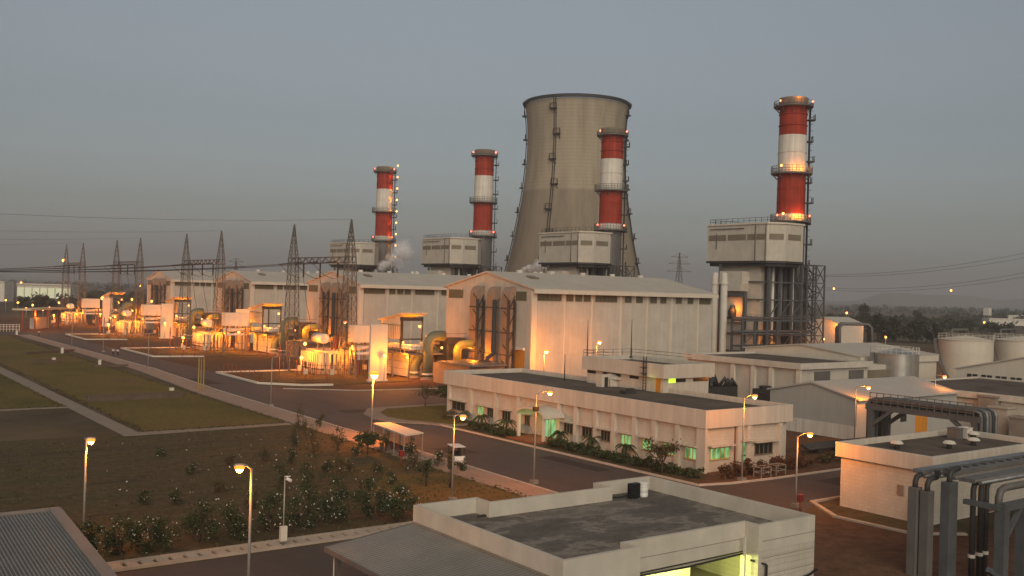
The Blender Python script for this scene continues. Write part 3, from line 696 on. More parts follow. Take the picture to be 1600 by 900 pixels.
FEN = ['steel picket fence round the nearest transformer', 'steel picket fence round the second transformer from the front', 'steel picket fence round the third transformer', 'steel picket fence round the farthest transformer']
def make_fence():
    pts = [(90.5, 166.5), (79.6, 167.5), (78.6, 183.5), (88, 184.5)]
    r = thing('picket_fence', FEN[0], 'fence', (80, 175, 0), 'transformer fences')
    b = MB(); ps = []
    for p, q in zip(pts, pts[1:]):
        P, Q = Vector((*p, 0)), Vector((*q, 0)); L = (Q-P).length; n = int(L/0.8)
        for z in (0.35, 2.0): b.bar((P.x, P.y, z), (Q.x, Q.y, z), 0.07)
        for k in range(n): c = P.lerp(Q, k/n); b.bar((c.x, c.y, 0.2), (c.x, c.y, 2.5), 0.09)
        m = max(1, round(L/2.7)); ps += [P.lerp(Q, k/m) for k in range(m)]
    b.build('pickets', 'steel_dark', r)
    p0 = None
    for p in ps:
        if p0 is None: p0 = MB().bar((p.x, p.y, 0), (p.x, p.y, 2.5), 0.12).build('post', 'rust', r); pp = p
        else:
            c = p0.copy(); col.objects.link(c); c.location = (p.x-pp.x, p.y-pp.y, 0); c.parent = r
    return r
fe = make_fence()
for k in (1, 2, 3): copy_tree(fe, None, (1.2*(k == 1), DY[k]+k*2.5, 0), FEN[k])

FWN = [('white fire wall slab nearest the tall green pipes', 'white raised cabinet half hidden behind the nearest fire wall slab'),
       ('white fire wall slab right of the second transformer', 'white raised cabinet behind and left of the second bay slab'),
       ('white fire wall slab right of the third transformer', 'white raised cabinet behind the third bay slab'),
       ('white fire wall slab right of the farthest transformer', 'white raised cabinet behind the farthest bay slab')]
def make_fw(j):
    if j == 0:
        b = MB().box(83.9, 87.3, 155.0, 155.6, 0, 10.2); b.box(83.7, 87.5, 154.8, 155.8, 0, 0.4)
        return b.build('fire_wall', 'trim', label=FWN[0][0], cat='fire wall', group='white fire walls', bevel=0.03)
    r = thing('raised_cabinet', FWN[0][1], 'equipment cabinet', (88, 165.5, 0), 'raised white cabinets')
    MB().box(85.6, 91.2, 164.4, 167.0, 6.4, 9.6).build('cabinet', 'trim', r, bevel=0.04)
    b = MB(); b.tube([(85.8, 165.7, 5.4), (92, 165.7, 5.4)], 0.45, 10); b.tube([(85.8, 164.9, 4.3), (92, 164.9, 4.3)], 0.3, 10); b.build('pipe', 'pipe_white', r)
    for x in (86, 90.8):
        for y in (164.7, 166.7): MB().bar((x, y, 0), (x, y, 6.4), 0.25).build('leg', 'steel_grey', r)
    return r
for j in (0, 1):
    o = make_fw(j)
    for k in (1, 2, 3): copy_tree(o, None, ((8.5 if j == 0 else 0) if k == 1 else 2*k if j == 0 else 0, DY[k]+(22 if j == 0 and k == 1 else k*2), 0), FWN[k][j])

FHN = ['nearest air filter house on a lit deck beside the green pipes', 'second air filter house on a lit deck, before the second hall', 'third air filter house on a lit deck, before the third hall', 'farthest air filter house on a lit deck']
def make_filter():
    r = thing('filter_house', FHN[0], 'filter house', (97, 163, 0), 'air filter houses')
    b = MB(); b.box(94.6, 101.5, 160.2, 169.5, 0.2, 4.4); b.build('enclosure', 'trim', r)
    b = MB()
    for z in (1.5, 2.9): b.box(94.5, 94.6, 160.2, 169.5, z, z+0.06); b.box(94.6, 101.5, 160.1, 160.2, z, z+0.06)
    b.build('panel_rib', 'louvre_brown', r)
    b = MB(); b.box(92.6, 102.5, 156.5, 170.3, 4.5, 4.8)
    for x in (93, 98, 102):
        for y in (157, 163, 169.8): b.bar((x, y, 0), (x, y, 4.5), 0.28)
    dk = b.build('deck', 'steel_grey', r)
    b = MB()
    for (p, q) in (((92.6, 156.5), (92.6, 170.3)), ((92.6, 156.5), (102.5, 156.5))):
        P, Q = Vector((*p, 0)), Vector((*q, 0)); n = int((Q-P).length/1.5)
        for z in (5.4, 5.9): b.bar((P.x, P.y, z), (Q.x, Q.y, z), 0.06)
        for k in range(n+1): c = P.lerp(Q, k/n); b.bar((c.x, c.y, 4.8), (c.x, c.y, 5.9), 0.06)
    b.build('railing', 'steel_grey', dk)
    b = MB()
    for k in range(3): b.tube([(94+k*0.9, 157.5, 5.7), (94+k*0.9, 169.5, 5.7)], 0.42, 12)
    b.build('pipe', 'pipe_white', r)
    b = MB()
    for x, y, z in ((96.5, 158.5, 1.5), (98.5, 159, 2.0), (97, 160.8, 1.3), (99.5, 162, 1.8)): b.box(x-0.6, x+0.6, y-0.6, y+0.6, 4.8, 4.8+z)
    b.tube([(96, 158, 6.6), (100, 158, 6.6)], 0.3, 10); b.build('machinery', 'trim', r)
    # upper shed with sloping roof, open to the right
    b = MB(); b.extrude([(160.6, 7.2), (168, 7.2), (168, 10.6), (160.6, 11.8)], lambda u, v, w: (w, u, v), 93.0, 93.2); b.build('side_wall', 'tank_paint', r)
    b = MB()
    for k in range(11): b.box(92.93, 93.0, 160.8+k*0.68, 160.88+k*0.68, 7.2, 9.8)
    b.box(92.9, 93.0, 160.6, 168, 9.75, 9.9); b.build('panel_rib', 'louvre_brown', r)
    b = MB(); b.extrude([(159.6, 12.0), (168.6, 10.5), (168.6, 10.75), (159.6, 12.25)], lambda u, v, w: (w, u, v), 92.6, 98.4); b.build('roof', 'tank_paint', r)
    b = MB()
    for x, y in ((93.2, 160.6), (97.8, 160.6), (97.8, 168), (93.2, 168)): MB().bar((x, y, 4.8), (x, y, 11.4 if y < 165 else 10.4), 0.28).build('post', 'steel_dark', r)
    MB().bar((93, 160.6, 7.2), (98, 160.6, 7.2), 0.25).build('rail', 'steel_dark', r); MB().bar((93, 160.6, 11.0), (98, 160.6, 11.0), 0.25, 0.7).build('lintel', 'steel_dark', r)
    b = MB(); b.box(93.3, 94.9, 164.0, 164.2, 7.2, 10.6); b.build('back_panel', 'louvre_brown', r)
    light((96.6, 160.9, 9.8), 320, r); light((95.5, 161.5, 6.9), 420, r); light((91.5, 157.5, 4.0), 1300, r); light((95.8, 167, 6.9), 250, r); light((92.0, 167, 6.5), 300, r)
    MB().ball((97.2, 160.4, 9.6), 0.26, 8).build('work_lamp', 'sodium', r); MB().ball((94.0, 159.4, 3.9), 0.2, 8).build('work_lamp', 'sodium', r)
    MB().ball((93.6, 160.3, 6.6), 0.2, 8).build('work_lamp', 'sodium', r)
    return r
fh = make_filter()
for k in (1, 2, 3): copy_tree(fh, None, (0, DY[k]+(1.5*k), 0), FHN[k])

def bend(p, q, r, n=7):
    """quarter turn from vertical (up from p) to horizontal towards q"""
    d = Vector((q[0]-p[0], q[1]-p[1], 0)).normalized(); c = Vector(p)+d*r
    return [c-d*r*math.cos(a)+Vector((0, 0, r*math.sin(a))) for a in [PI/2*k/n for k in range(n+1)]]
GP = [('tall green cooling water pipe with elbow top beside the nearest filter house', 'squat green bent pipe left of the tall green pipe'),
      ('tall green bent pipe beside the second filter house', 'squat green bent pipe beside the second filter house'),
      ('tall green bent pipe beside the third filter house', 'squat green bent pipe beside the third filter house'),
      ('tall green bent pipe beside the farthest filter house', 'squat green bent pipe beside the farthest filter house')]
def make_pipe(j):
    if j == 0:
        x, y = G(667, 593); top = 6.4; q = (x+6, y-0.6)
    else:
        x, y = G(647, 590); top = 1.6; q = (x+6, y-2.5)
    r = thing('bent_pipe', GP[0][j], 'pipe', (x, y, 0), 'green cooling pipes'); R = 0.95
    b = MB(); pts = [(x, y, 0), (x, y, top)]+[tuple(p) for p in bend((x, y, top), q, 1.7 if j == 0 else 3.4)][1:]; l = Vector(pts[-1]); d = Vector((q[0]-x, q[1]-y, 0)).normalized()
    pts.append(tuple(l+d*(1.6 if j == 0 else 1.0))); b.tube(pts, R, 20); b.build('pipe', 'green_pipe', r)
    MB().lathe(x, y, [(R, 0.9), (R+0.06, 0.9), (R+0.06, 1.2), (R, 1.2)], 20).build('white_band', 'white_paint', r)
    MB().lathe(x, y, [(R+0.3, 0), (R+0.3, 0.45), (R, 0.45)], 20).build('footing', 'concrete', r)
    return r
for j in (0, 1):
    o = make_pipe(j)
    for k in (1, 2, 3): copy_tree(o, None, (0, DY[k]+k, 0), GP[k][j])

DN = [['left riser duct on the nearest hall gable', 'middle riser duct on the nearest hall gable, touching the right one', 'right riser duct on the nearest hall gable'],
      ['left riser duct on the second hall gable', 'middle riser duct on the second hall gable', 'right riser duct on the second hall gable'],
      ['left riser duct on the third hall gable', 'middle riser duct on the third hall gable', 'right riser duct on the third hall gable'],
      ['left riser duct on the farthest hall gable', 'middle riser duct on the farthest hall gable', 'right riser duct on the farthest hall gable']]
def make_duct(j):
    y0, y1 = [(151.7, 154.5), (146.6, 149.0), (141.9, 144.4)][j]; xa = 104.5
    r = thing('riser_duct', DN[0][j], 'air duct', (103.5, (y0+y1)/2, 0), 'riser ducts on the hall gables')
    prof = [(xa, 0.5), (xa, 15.8)]+[(xa+1.2-1.2*math.cos(a), 15.8+1.8*math.sin(a)) for a in (0.3, 0.6, 0.9, 1.2, PI/2)]+[(105.95, 17.6), (105.95, 15.4), (105.4, 15.2), (105.3, 14.6), (105.3, 0.5)]
    b = MB(); b.extrude(prof, lambda u, v, ww: (u, ww, v), y0, y1); b.build('duct', 'duct', r)
    for z in (2, 5.2, 9.2, 13.6): MB().box(xa-0.12, 105.45, y0-0.1, y1+0.1, z, z+0.2).build('flange', 'steel_dark', r)
    if j != 1:
        b = MB(); yy = y0-0.5
        b.bar((xa-0.5, yy, 0), (xa-0.5, yy, 15.2), 0.42); b.bar((105.4, yy, 0), (105.4, yy, 15), 0.3)
        for k in range(5): b.bar((xa-.6, yy, 1+k*3), (105.4, yy, 4+k*3), 0.16); b.bar((xa-.5, yy, 3+k*3), (xa-.3, y0+1.3, 4.2+k*3), 0.14)
        b.build('support_frame', 'steel_dark', r)
    else:
        b = MB(); b.tube([(102.3, 145.2, 3.6), (102.3, 145.2, 4.6), (103.9, 145.6, 5.4), (103.9, 145.6, 15.2)], 0.42, 10); b.box(101.2, 102.6, 144.4, 146.0, 0.3, 4.2); b.build('vent_pipe', 'steel_dark', r)
    return r
for j in range(3):
    o = make_duct(j)
    for k in (1, 2, 3): copy_tree(o, None, (0, DY[k]+k*0.4, 0), DN[k][j])
KN = ['low flat roofed pump house with yellow bent duct, before the nearest gable', 'low flat roofed pump house before the second hall gable', 'low flat roofed pump house before the third hall gable', 'low flat roofed pump house before the farthest hall gable']
def make_kiosk():
    r = thing('pump_house', KN[0], 'pump house', (98, 146, 0), 'pump houses before the gables')
    MB().box(94.8, 101.6, 139.8, 151.3, 0, 3.6).build('wall', 'duct', r)
    rf = MB().prism([(94, 148.9), (102.2, 152.4), (102.2, 139.0), (94.2, 138.4)], 3.7, 4.0).build('roof', 'steel_grey', r)
    x, y = 99.0, 150.0
    b = MB(); b.tube([(x, y, 4.0), (x, y, 5.6)]+[tuple(p) for p in bend((x, y, 5.6), (x+2, y-0.8), 1.3)][1:]+[(x+2.6, y-1.0, 6.9)], 0.75, 16); b.build('bent_duct', 'yellow_duct', rf)
    light((97.2, 149.2, 6.6), 260, r); light((102.6, 149.9, 5.2), 550, r); light((103.2, 145.3, 4.9), 420, r)
    return r
o = make_kiosk()
for k in (1, 2, 3): copy_tree(o, None, (0, DY[k]+k*0.4, 0), KN[k])
ON = ['dark cooler skid behind the tall green pipe of the nearest bay', 'dark cooler skid behind the green pipes of the second bay', 'dark cooler skid behind the green pipes of the third bay', 'dark cooler skid behind the green pipes of the farthest bay']
def make_skid():
    r = thing('cooler_skid', ON[0], 'cooler', (102, 157, 0), 'cooler skids')
    b = MB(); b.box(100.2, 104.4, 155.3, 159.6, 3.2, 7.6); b.build('body', 'steel_dark', r)
    b = MB()
    for k in range(2): b.lathe(102, 155.2, [(0.001, 0)]) if False else b.box(100.6+k*1.9, 102.0+k*1.9, 155.15, 155.3, 4.2, 6.6)
    b.build('fan_panel', 'glass_dark', r)
    for x in (100.4, 104.2):
        for y in (155.5, 159.4): MB().bar((x, y, 0), (x, y, 3.2), 0.25).build('leg', 'rust', r)
    b = MB()
    for z in (7.8, 8.5): b.bar((100.2, 155.3, z), (104.4, 155.3, z), 0.08); b.bar((100.2, 155.3, z), (100.2, 159.6, z), 0.08)
    b.build('railing', 'rust', r)
    b = MB(); b.box(100.3, 104.3, 152.4, 155.2, 1.2, 3.6); b.build('pump', 'steel_dark', r)
    light((98.9, 154.0, 5.9), 220, r); MB().ball((98.8, 155.0, 5.9), 0.22, 8).build('work_lamp', 'sodium', r)
    return r
o = make_skid()
for k in (1, 2, 3): copy_tree(o, None, (0, DY[k]+k*0.6, 0), ON[k])
CLN = ['nearest', 'second', 'third', 'farthest']
def isolator(x, y, h, kind):
    r = thing('isolator_post', 'x', 'isolator', (x, y, 0), 'isolator posts in the transformer bays')
    MB().bar((x, y, 0), (x, y, h*0.62), 0.16).build('stand', 'rust' if kind % 2 else 'steel_grey', r)
    b = MB(); b.tube([(x, y, h*0.62), (x, y, h)], 0.1, 8)
    for q in range(6): b.lathe(x, y, [(0.1, h*(0.64+q*0.06)), (0.24, h*(0.655+q*0.06)), (0.1, h*(0.67+q*0.06))], 8)
    b.build('insulator', 'rust' if kind % 3 else 'steel_dark', r)
    if kind % 3 == 0: MB().box(x-0.35, x+0.35, y-0.2, y+0.2, 0.9, 1.9).build('box', 'tank_paint', r)
    return r
ISO = [(79.5, 161, 4.6), (81.5, 160.2, 4.6), (83.5, 159.4, 4.6), (77.5, 170.5, 5.4), (77.2, 174.5, 5.4), (77.0, 178.5, 5.4), (90.3, 169, 7.2), (91.6, 172, 7.2), (92.6, 175, 7.2), (75.5, 163.5, 3.2), (88.6, 159.2, 5.6), (90.2, 161.5, 6.4), (94.5, 172, 5.2), (96.5, 176, 6.2)]
IW = ['first of three before the bay', 'second of three before the bay', 'third of three before the bay', 'near one beside the radiator', 'middle one beside the radiator', 'far one beside the radiator', 'near tall one behind the tank', 'middle tall one behind the tank', 'far tall one behind the tank', 'short one at the kerb', 'one beside the raised cabinet', 'tall one before the filter house', 'one left of the filter house', 'rear one left of the filter house']
for j, (x, y, h) in enumerate(ISO):
    o = isolator(x, y, h, j); o['label'] = f'slender isolator post in the nearest bay, {IW[j]}'
    for k in (1, 2, 3): copy_tree(o, None, (0, DY[k]+k*2, 0), f'slender isolator post in the {CLN[k]} bay, {IW[j]}')
def bay_pole(x, y, h):
    r = thing('bay_lamp', 'orange lamp on a pole before the nearest fire wall slab', 'lamp', (x, y, 0), 'bay lamps')
    MB().tube([(x, y, 0), (x, y, h)], 0.07, 8).build('pole', 'pole_paint', r); MB().ball((x, y, h+0.1), 0.3, 10).build('bulb', 'sodium', r); light((x, y-0.75, h), 700, r); return r
o = bay_pole(86.0, 153.6, 4.6)
for k in (1, 2, 3): copy_tree(o, None, (5 if k == 1 else 2, DY[k]+(18 if k == 1 else k), 0), f'orange lamp on a pole before the {CLN[k]} bay slab')
o = bay_pole(76.8, 168.2, 3.4); o['label'] = 'orange lamp on a short pole at the front fence of the nearest transformer'
for k in (1, 2, 3): copy_tree(o, None, (0, DY[k]+k*2, 0), f'orange lamp on a short pole at the front fence of the {CLN[k]} transformer')
# kerbed bay islands
for k, dy in enumerate((0, 64.5, 131)):
    x0 = 64.6+k*1.2
    y = [(179.6, 158.3, 151.6), (248.5, 220.8, 218.6), (312.5, 286.2, 284.5)][k]
    poly = [(x0+0.6, y[0]), (x0, y[1]), (x0+5.6, y[2]+1), (x0+10.5, y[2]), (92, y[2]+2), (92, y[0])]
    sheet('bay_ground', poly, 0.1, 'bare_earth', th=0.09)
    b = MB(); kp = [poly[5], poly[0], poly[1], poly[2], poly[3]]
    for p, q in zip(kp, kp[1:]): b.bar((p[0], p[1], 0.16), (q[0], q[1], 0.16), 0.5, 0.32)
    b.build('kerb', 'trim', kind='structure')
    # thin steel posts, each a thing of its own
PB = ['nearest', 'second', 'third']
for k in range(3):
    x0 = 65.6+k*1.2; y = [(158.5, 179), (221, 247), (287, 311)][k]
    r = thing('bar_fence', f'thin wire fence of slender posts along the {PB[k]} kerbed bay', 'fence', (x0, y[0], 0), 'bay fences')
    b = MB()
    for z in (0.5, 1.1, 1.7): b.bar((x0, y[0], z), (x0+0.7, y[1], z), 0.035); b.bar((x0, y[0], z), (x0+9, y[0]-5.4, z), 0.035)
    b.build('wire', 'rust', r); p0 = None
    for j in range(14):
        P = (x0+0.7*j/9, y[0]+(y[1]-y[0])*j/9) if j < 10 else (x0+9*(j-9)/4, y[0]-5.4*(j-9)/4)
        if p0 is None: p0 = MB().bar((*P, 0), (*P, 2.0), 0.09).build('post', 'rust', r); pp = P
        else: c = p0.copy(); col.objects.link(c); c.location = (P[0]-pp[0], P[1]-pp[1], 0); c.parent = r
# tall yellow marker goalpost by the road
r = thing('height_gauge', 'pair of tall yellow posts at the road edge', 'marker posts', (52.8, 151.3, 0))
for px in (309.5, 317.5):
    x, y = G(px, 611); MB().bar((x, y, 0), (x, y, 5.1), 0.17).build('post', 'dull_yellow', r)
x, y = G(313.5, 611); MB().bar((x, y, 0), (x, y, 5.0), 0.12).build('post', 'dull_yellow', r)

# ================================================================== OFFICE BUILDING
def flat_block(name, label, cat, x0, x1, y0, y1, ztop, fh=1.75, oh=0.5, wall='block', fascia='plaster', roofm='roof_felt', rl=0.55, pw=0.35, group=None):
    r = thing(name, label, cat, ((x0+x1)/2, (y0+y1)/2, 0), group)
    MB().box(x0, x1, y0, y1, 0, ztop-fh+0.05).build('wall', wall, r)
    b = MB(); X0, X1, Y0, Y1 = x0-oh, x1+oh, y0-oh, y1+oh; z0, z1 = ztop-fh, ztop
    b.box(X0, X0+pw, Y0, Y1, z0, z1); b.box(X1-pw, X1, Y0, Y1, z0, z1); b.box(X0+pw, X1-pw, Y0, Y0+pw, z0, z1); b.box(X0+pw, X1-pw, Y1-pw, Y1, z0, z1)
    b.box(X0+pw, X1-pw, Y0+pw, Y1-pw, z0+0.1, z0+0.3); b.build('fascia', fascia, r, bevel=0.03)
    MB().box(X0+pw, X1-pw, Y0+pw, Y1-pw, z0+0.3, ztop-rl).build('roof', roofm, r)
    return r
OX0, OX1, OY0, OY1 = 71.4, 83.6, 64.7, 110.2
off = flat_block('office_building', 'long cream single storey office block with green lit windows and arched porch', 'office building', OX0, OX1, OY0, OY1, 6.05, 1.75, 0.45)
b = MB()
npil = 12; step = (OY1-OY0)/npil
def aw_win(r, plane, c, w, z0, z1, m, awn=True, n=3):
    """window with frame, mullions and a thin shade slab; plane 'x' faces -X, 'y' faces -Y"""
    if plane == 'x':
        X = OX0; o = MB().box(X-0.03, X+0.05, c-w/2, c+w/2, z0, z1).build('window', m, r)
        f = MB(); 
        for k in range(n+1): yy = c-w/2+w*k/n; f.box(X-0.08, X-0.02, yy-0.035, yy+0.035, z0-0.05, z1+0.05)
        f.box(X-0.08, X-0.02, c-w/2, c+w/2, z1, z1+0.06); f.box(X-0.13, X-0.02, c-w/2-0.08, c+w/2+0.08, z0-0.1, z0-0.02); f.build('frame', 'yellow_duct' if m == 'green_window' else 'louvre_brown', o)
        if awn: MB().box(X-0.62, X, c-w/2-0.35, c+w/2+0.35, z1+0.22, z1+0.34).build('shade_slab', 'plaster', r)
    else:
        Y = OY0; o = MB().box(c-w/2, c+w/2, Y-0.03, Y+0.05, z0, z1).build('window', m, r)
        f = MB()
        for k in range(n+1): xx = c-w/2+w*k/n; f.box(xx-0.035, xx+0.035, Y-0.08, Y-0.02, z0-0.05, z1+0.05)
        f.box(c-w/2, c+w/2, Y-0.08, Y-0.02, z1, z1+0.06); f.box(c-w/2-0.08, c+w/2+0.08, Y-0.13, Y-0.02, z0-0.1, z0-0.02); f.build('frame', 'yellow_duct' if m == 'green_window' else 'louvre_brown', o)
        if awn: MB().box(c-w/2-0.35, c+w/2+0.35, Y-0.62, Y, z1+0.22, z1+0.34).build('shade_slab', 'plaster', r)
pil_px = [701, 734, 774, 810, 874, 900, 931, 959, 992, 1023, 1060]
for px in pil_px:
    y, z = atX(px, 650, OX0-0.2); MB().box(OX0-0.35, OX0, y-0.28, y+0.28, 0, 4.28).build('pilaster', 'plaster', off)
MB().box(OX0-0.35, OX0, OY0-0.35, OY0+0.8, 0, 4.28).build('pilaster', 'plaster', off)
for px in (1154, 1169.5, 1218): 
    x, z = atY(px, 690, OY0-0.2); MB().box(x-0.28, x+0.28, OY0-0.35, OY0, 0, 4.28).build('pilaster', 'plaster', off)
for px, w, m in ((716, 3.0, 'glass_dark'), (751, 1.3, 'green_window'), (766, 1.3, 'glass_dark'), (791, 1.6, 'glass_dark'), (824, 0.9, 'glass_dark'), (888.5, 1.5, 'glass_dark'), (918, 1.6, 'glass_dark'), (947, 1.4, 'glass_dark'), (979.5, 1.5, 'green_window'), (1012, 1.3, 'green_window'), (1047, 1.6, 'green_window'), (1081, 1.5, 'green_window')):
    y, z = atX(px, 670, OX0); aw_win(off, 'x', y, w, 1.15, 2.15, m)
for a, c, m in ((1109.5, 1139, 'green_window'), (1179, 1206, 'glass_dark')):
    xa = atY(a, 700, OY0)[0]; xc = atY(c, 700, OY0)[0]; aw_win(off, 'y', (xa+xc)/2, xc-xa, 1.25, 2.25, m, n=4)
xa = atY(1157, 700, OY0)[0]; xc = atY(1164, 700, OY0)[0]
d = MB().box(xa, xc, OY0-0.04, OY0+0.04, 0.1, 2.5).build('door', 'green_window', off); MB().box(xa-0.1, xa, OY0-0.1, OY0, 0, 2.6).build('jamb', 'steel_dark', d); MB().box(xc, xc+0.1, OY0-0.1, OY0, 0, 2.6).build('jamb', 'steel_dark', d); MB().box(xa, xc, OY0-0.1, OY0, 1.2, 1.35).build('rail', 'steel_dark', d)
MB().box(xa-0.4, xc+0.6, OY0-0.7, OY0, 2.75, 2.88).build('shade_slab', 'plaster', off)
x, z = atY(1147.5, 690, OY0); MB().tube([(x, OY0-0.1, 0.2), (x, OY0-0.1, 4.3)], 0.07, 8).build('downpipe', 'rust', off)
# arched porch
ya, yb = atX(810, 688, 68.6)[0], atX(849, 692, 68.6)[0]
px0, px1 = 68.5, 71.3; ym = (ya+yb)/2; hw = (ya-yb)/2+0.4
b = MB(); n = 14; ar = [(ym+hw*math.cos(PI*k/n), 2.75+1.05*math.sin(PI*k/n)) for k in range(n+1)]
b.extrude([(u, v) for u, v in ar]+[(ym+(hw-0.18)*math.cos(PI*k/n), 2.65+0.95*math.sin(PI*k/n)) for k in range(n, -1, -1)], lambda u, v, w: (w, u, v), px0-0.2, px1)
po = b.build('porch_roof', 'plaster_pale', off)
for y in (ya, yb): MB().bar((px0+0.1, y, 0), (px0+0.1, y, 2.75), 0.3).build('porch_column', 'trim', off)
MB().box(67.2, 71.3, yb-0.6, ya+0.6, 0.02, 0.22).build('step', 'rust', off)
d = MB().box(OX0-0.05, OX0+0.05, ym-1.1, ym+1.1, 0.22, 2.6).build('door', 'green_window', off)
[MB().box(OX0-0.1, OX0-0.03, ym+q-0.05, ym+q+0.05, 0.2, 2.65).build('jamb', 'plaster', d) for q in (-1.15, 0, 1.15)]
light((70.0, ym, 2.3), 30, off, (0.75, 1.0, 0.35), 0.3)
# rooftop details
def roof_item(name, label, cat, mb, m, **k): return mb.build(name, m, label=label, cat=cat, **k)
RZ = 5.5
x, y = G(965, 601, 5.6)
b = MB(); b.prism([(x+2.2*math.cos(a)*1.0, y+1.5*math.sin(a)) for a in [PI/6+PI/3*k for k in range(6)]], RZ, RZ+0.9); b.lathe(x, y, [(2.3, RZ+0.9), (1.5, RZ+1.5), (1.2, RZ+1.55), (0.001, RZ+1.55)], 6)
tag(b.build('air_handler', 'plaster'), 'hexagonal cream box with brown top on the office roof', 'roof unit')
x, y = G(941, 604, RZ); r = thing('roof_hut', 'small upright cream hut with dark door on the office roof', 'roof hut', (x, y, RZ))
MB().box(x-0.6, x+0.6, y-0.5, y+0.5, RZ, RZ+1.5).build('body', 'plaster', r); MB().box(x-0.1, x+0.45, y-0.54, y-0.5, RZ, RZ+1.2).build('door', 'glass_dark', r)
x, y = G(980, 615, RZ); b = MB().prism([(x-0.7, y-0.4), (x+0.9, y-0.6), (x+0.7, y+0.4), (x-0.6, y+0.6)], RZ, RZ+0.35); b.box(x+0.1, x+0.9, y-0.3, y+0.3, RZ+0.35, RZ+0.6); tag(b.build('tarp_bundle', 'steel_dark'), 'dark bundle lying on the office roof', 'bundle')
# penthouse
ph = flat_block('control_block', 'taller cream block behind the office roof with narrow windows and railing', 'building', 82.9, 90.6, 81.8, 95.4, 8.85, 1.65, 0.5, 'plaster', 'plaster')
for a, c in ((918, 931), (942, 970), (984, 998)):
    ya, yc = atX(a, 590, 82.9)[0], atX(c, 590, 82.9)[0]; MB().box(82.85, 82.95, yc, ya, 6.75, 7.1).build('window', 'glass_dark', ph)
xa, xc = atY(1045, 595, 81.8)[0], atY(1055, 595, 81.8)[0]; MB().box(xa, xc, 81.75, 81.85, 6.65, 7.15).build('window', 'green_bright', ph)
for a, c in ((1056, 1071), (1083, 1106)):
    xa, xc = atY(a, 595, 81.8)[0], atY(c, 595, 81.8)[0]; MB().box(xa, xc, 81.75, 81.85, 6.7, 7.1).build('window', 'glass_dark', ph)
yb_, ya_ = atX(1032, 605, 82.9)[0], atX(1025, 605, 82.9)[0]; dd = MB().box(82.84, 82.95, yb_, ya_, 5.4, 7.15).build('door', 'orange_door', ph)
light((81.9, ya_+0.2, 7.0), 3, ph, (0.7, 1, 0.2), 0.1)
b = MB()
for h in (9.25, 9.65):
    b.bar((82.6, 95.8, h), (91.0, 95.8, h), 0.05); b.bar((82.6, 95.8, h), (82.6, 91, h), 0.05); b.bar((91, 95.8, h), (91, 85, h), 0.05)
for x in np.linspace(82.6, 91, 6): b.bar((x, 95.8, 8.85), (x, 95.8, 9.65), 0.05)
b.build('railing', 'steel_grey', ph)
b = MB(); ly = atX(1010, 590, 82.3)[0]
for s in (0, 0.5): b.bar((82.25, ly+s, 5.5), (82.25, ly+s, 9.6), 0.07)
for z in np.arange(5.7, 9.5, 0.35): b.bar((82.25, ly, z), (82.25, ly+0.5, z), 0.05)
for z in (7.6, 8.3, 9.0): b.box(81.7, 82.3, ly-0.1, ly+0.6, z, z+0.06)
b.build('ladder', 'steel_dark', ph)
# lightning rods on the office and control block
for px, pt, zb, lab in ((908.5, 500, 8.85, 'thin lightning rod on the left corner of the control block'), (990.5, 499, 8.85, 'thin lightning rod at the back of the control block roof'), (882, 553, 5.5, 'thin lightning rod on the back edge of the office roof')):
    x, y = (83.0, 95.6) if px == 908.5 else (90.5, 95.4) if px == 990.5 else G(882, 589, 6.0)
    d0 = math.hypot(x, y); t = ray(px, pt); h = CAMH+t.z*d0/math.hypot(t.x, t.y)
    b = MB(); b.tube([(x, y, zb-0.3), (x, y, zb+1.4), (x, y, h)], [0.08, 0.07, 0.03], 6); b.box(x-0.15, x+0.15, y-0.15, y+0.15, zb-0.3, zb-0.15)
    b.build('lightning_rod', 'steel_dark', label=lab, cat='lightning rod', group='lightning rods')

# ================================================================== BUILDINGS TO THE RIGHT
b2 = flat_block('switchgear_building', 'pale flat roofed building behind the control block, in front of the nearest boiler', 'building', 126.4, 144.2, 95.6, 119.0, 7.0, 0.95, 0.6, 'block_pale', 'plaster_pale', pw=0.5, rl=0.35)
for px in (1145, 1177, 1205, 1248):
    y = atX(px, 590, 126.2)[0]; MB().box(126.0, 126.4, y-0.4, y+0.4, 0, 6.0).build('pilaster', 'trim', b2)
for x in (130, 139): MB().box(x, x+4, 95.5, 95.62, 1.0, 5.6).build('shutter', 'steel_grey', b2)
MB().box(144.8, 152, 96.5, 104, 0, 6.2).build('annex', 'plaster_pale', b2); MB().box(145.5, 151, 96.35, 96.5, 3.0, 5.4).build('louvre', 'louvre_brown', b2)
b = MB()
for h in (3.2, 3.9): b.bar((140, 94, h), (156, 94, h), 0.06)
for x in np.linspace(140, 156, 10): b.bar((x, 94, 2.4), (x, 94, 3.9), 0.06)
b.box(139.5, 156, 93.8, 96, 2.1, 2.4)
for x in (140, 148, 155.5): b.bar((x, 94.2, 0), (x, 94.2, 2.1), 0.3)
tag(b.build('walkway', 'duct'), 'raised walkway with brown railing before the steel tank', 'walkway')
for px, pz, lab in ((1301, 562, 'white roof hood left of the brown walkway'), (1361, 562, 'white roof hood beside the steel tank')):
    x, y = G(px, pz, 6.0); r = thing('roof_hood', lab, 'vent hood', (x, y, 0), 'white roof hoods'); MB().box(x-1.7, x+1.7, y-1.2, y+1.2, 5.6, 6.4).build('hood', 'white_paint', r); MB().box(x-1.4, x+1.4, y-0.9, y+0.9, 0, 5.6).build('duct', 'steel_grey', r)
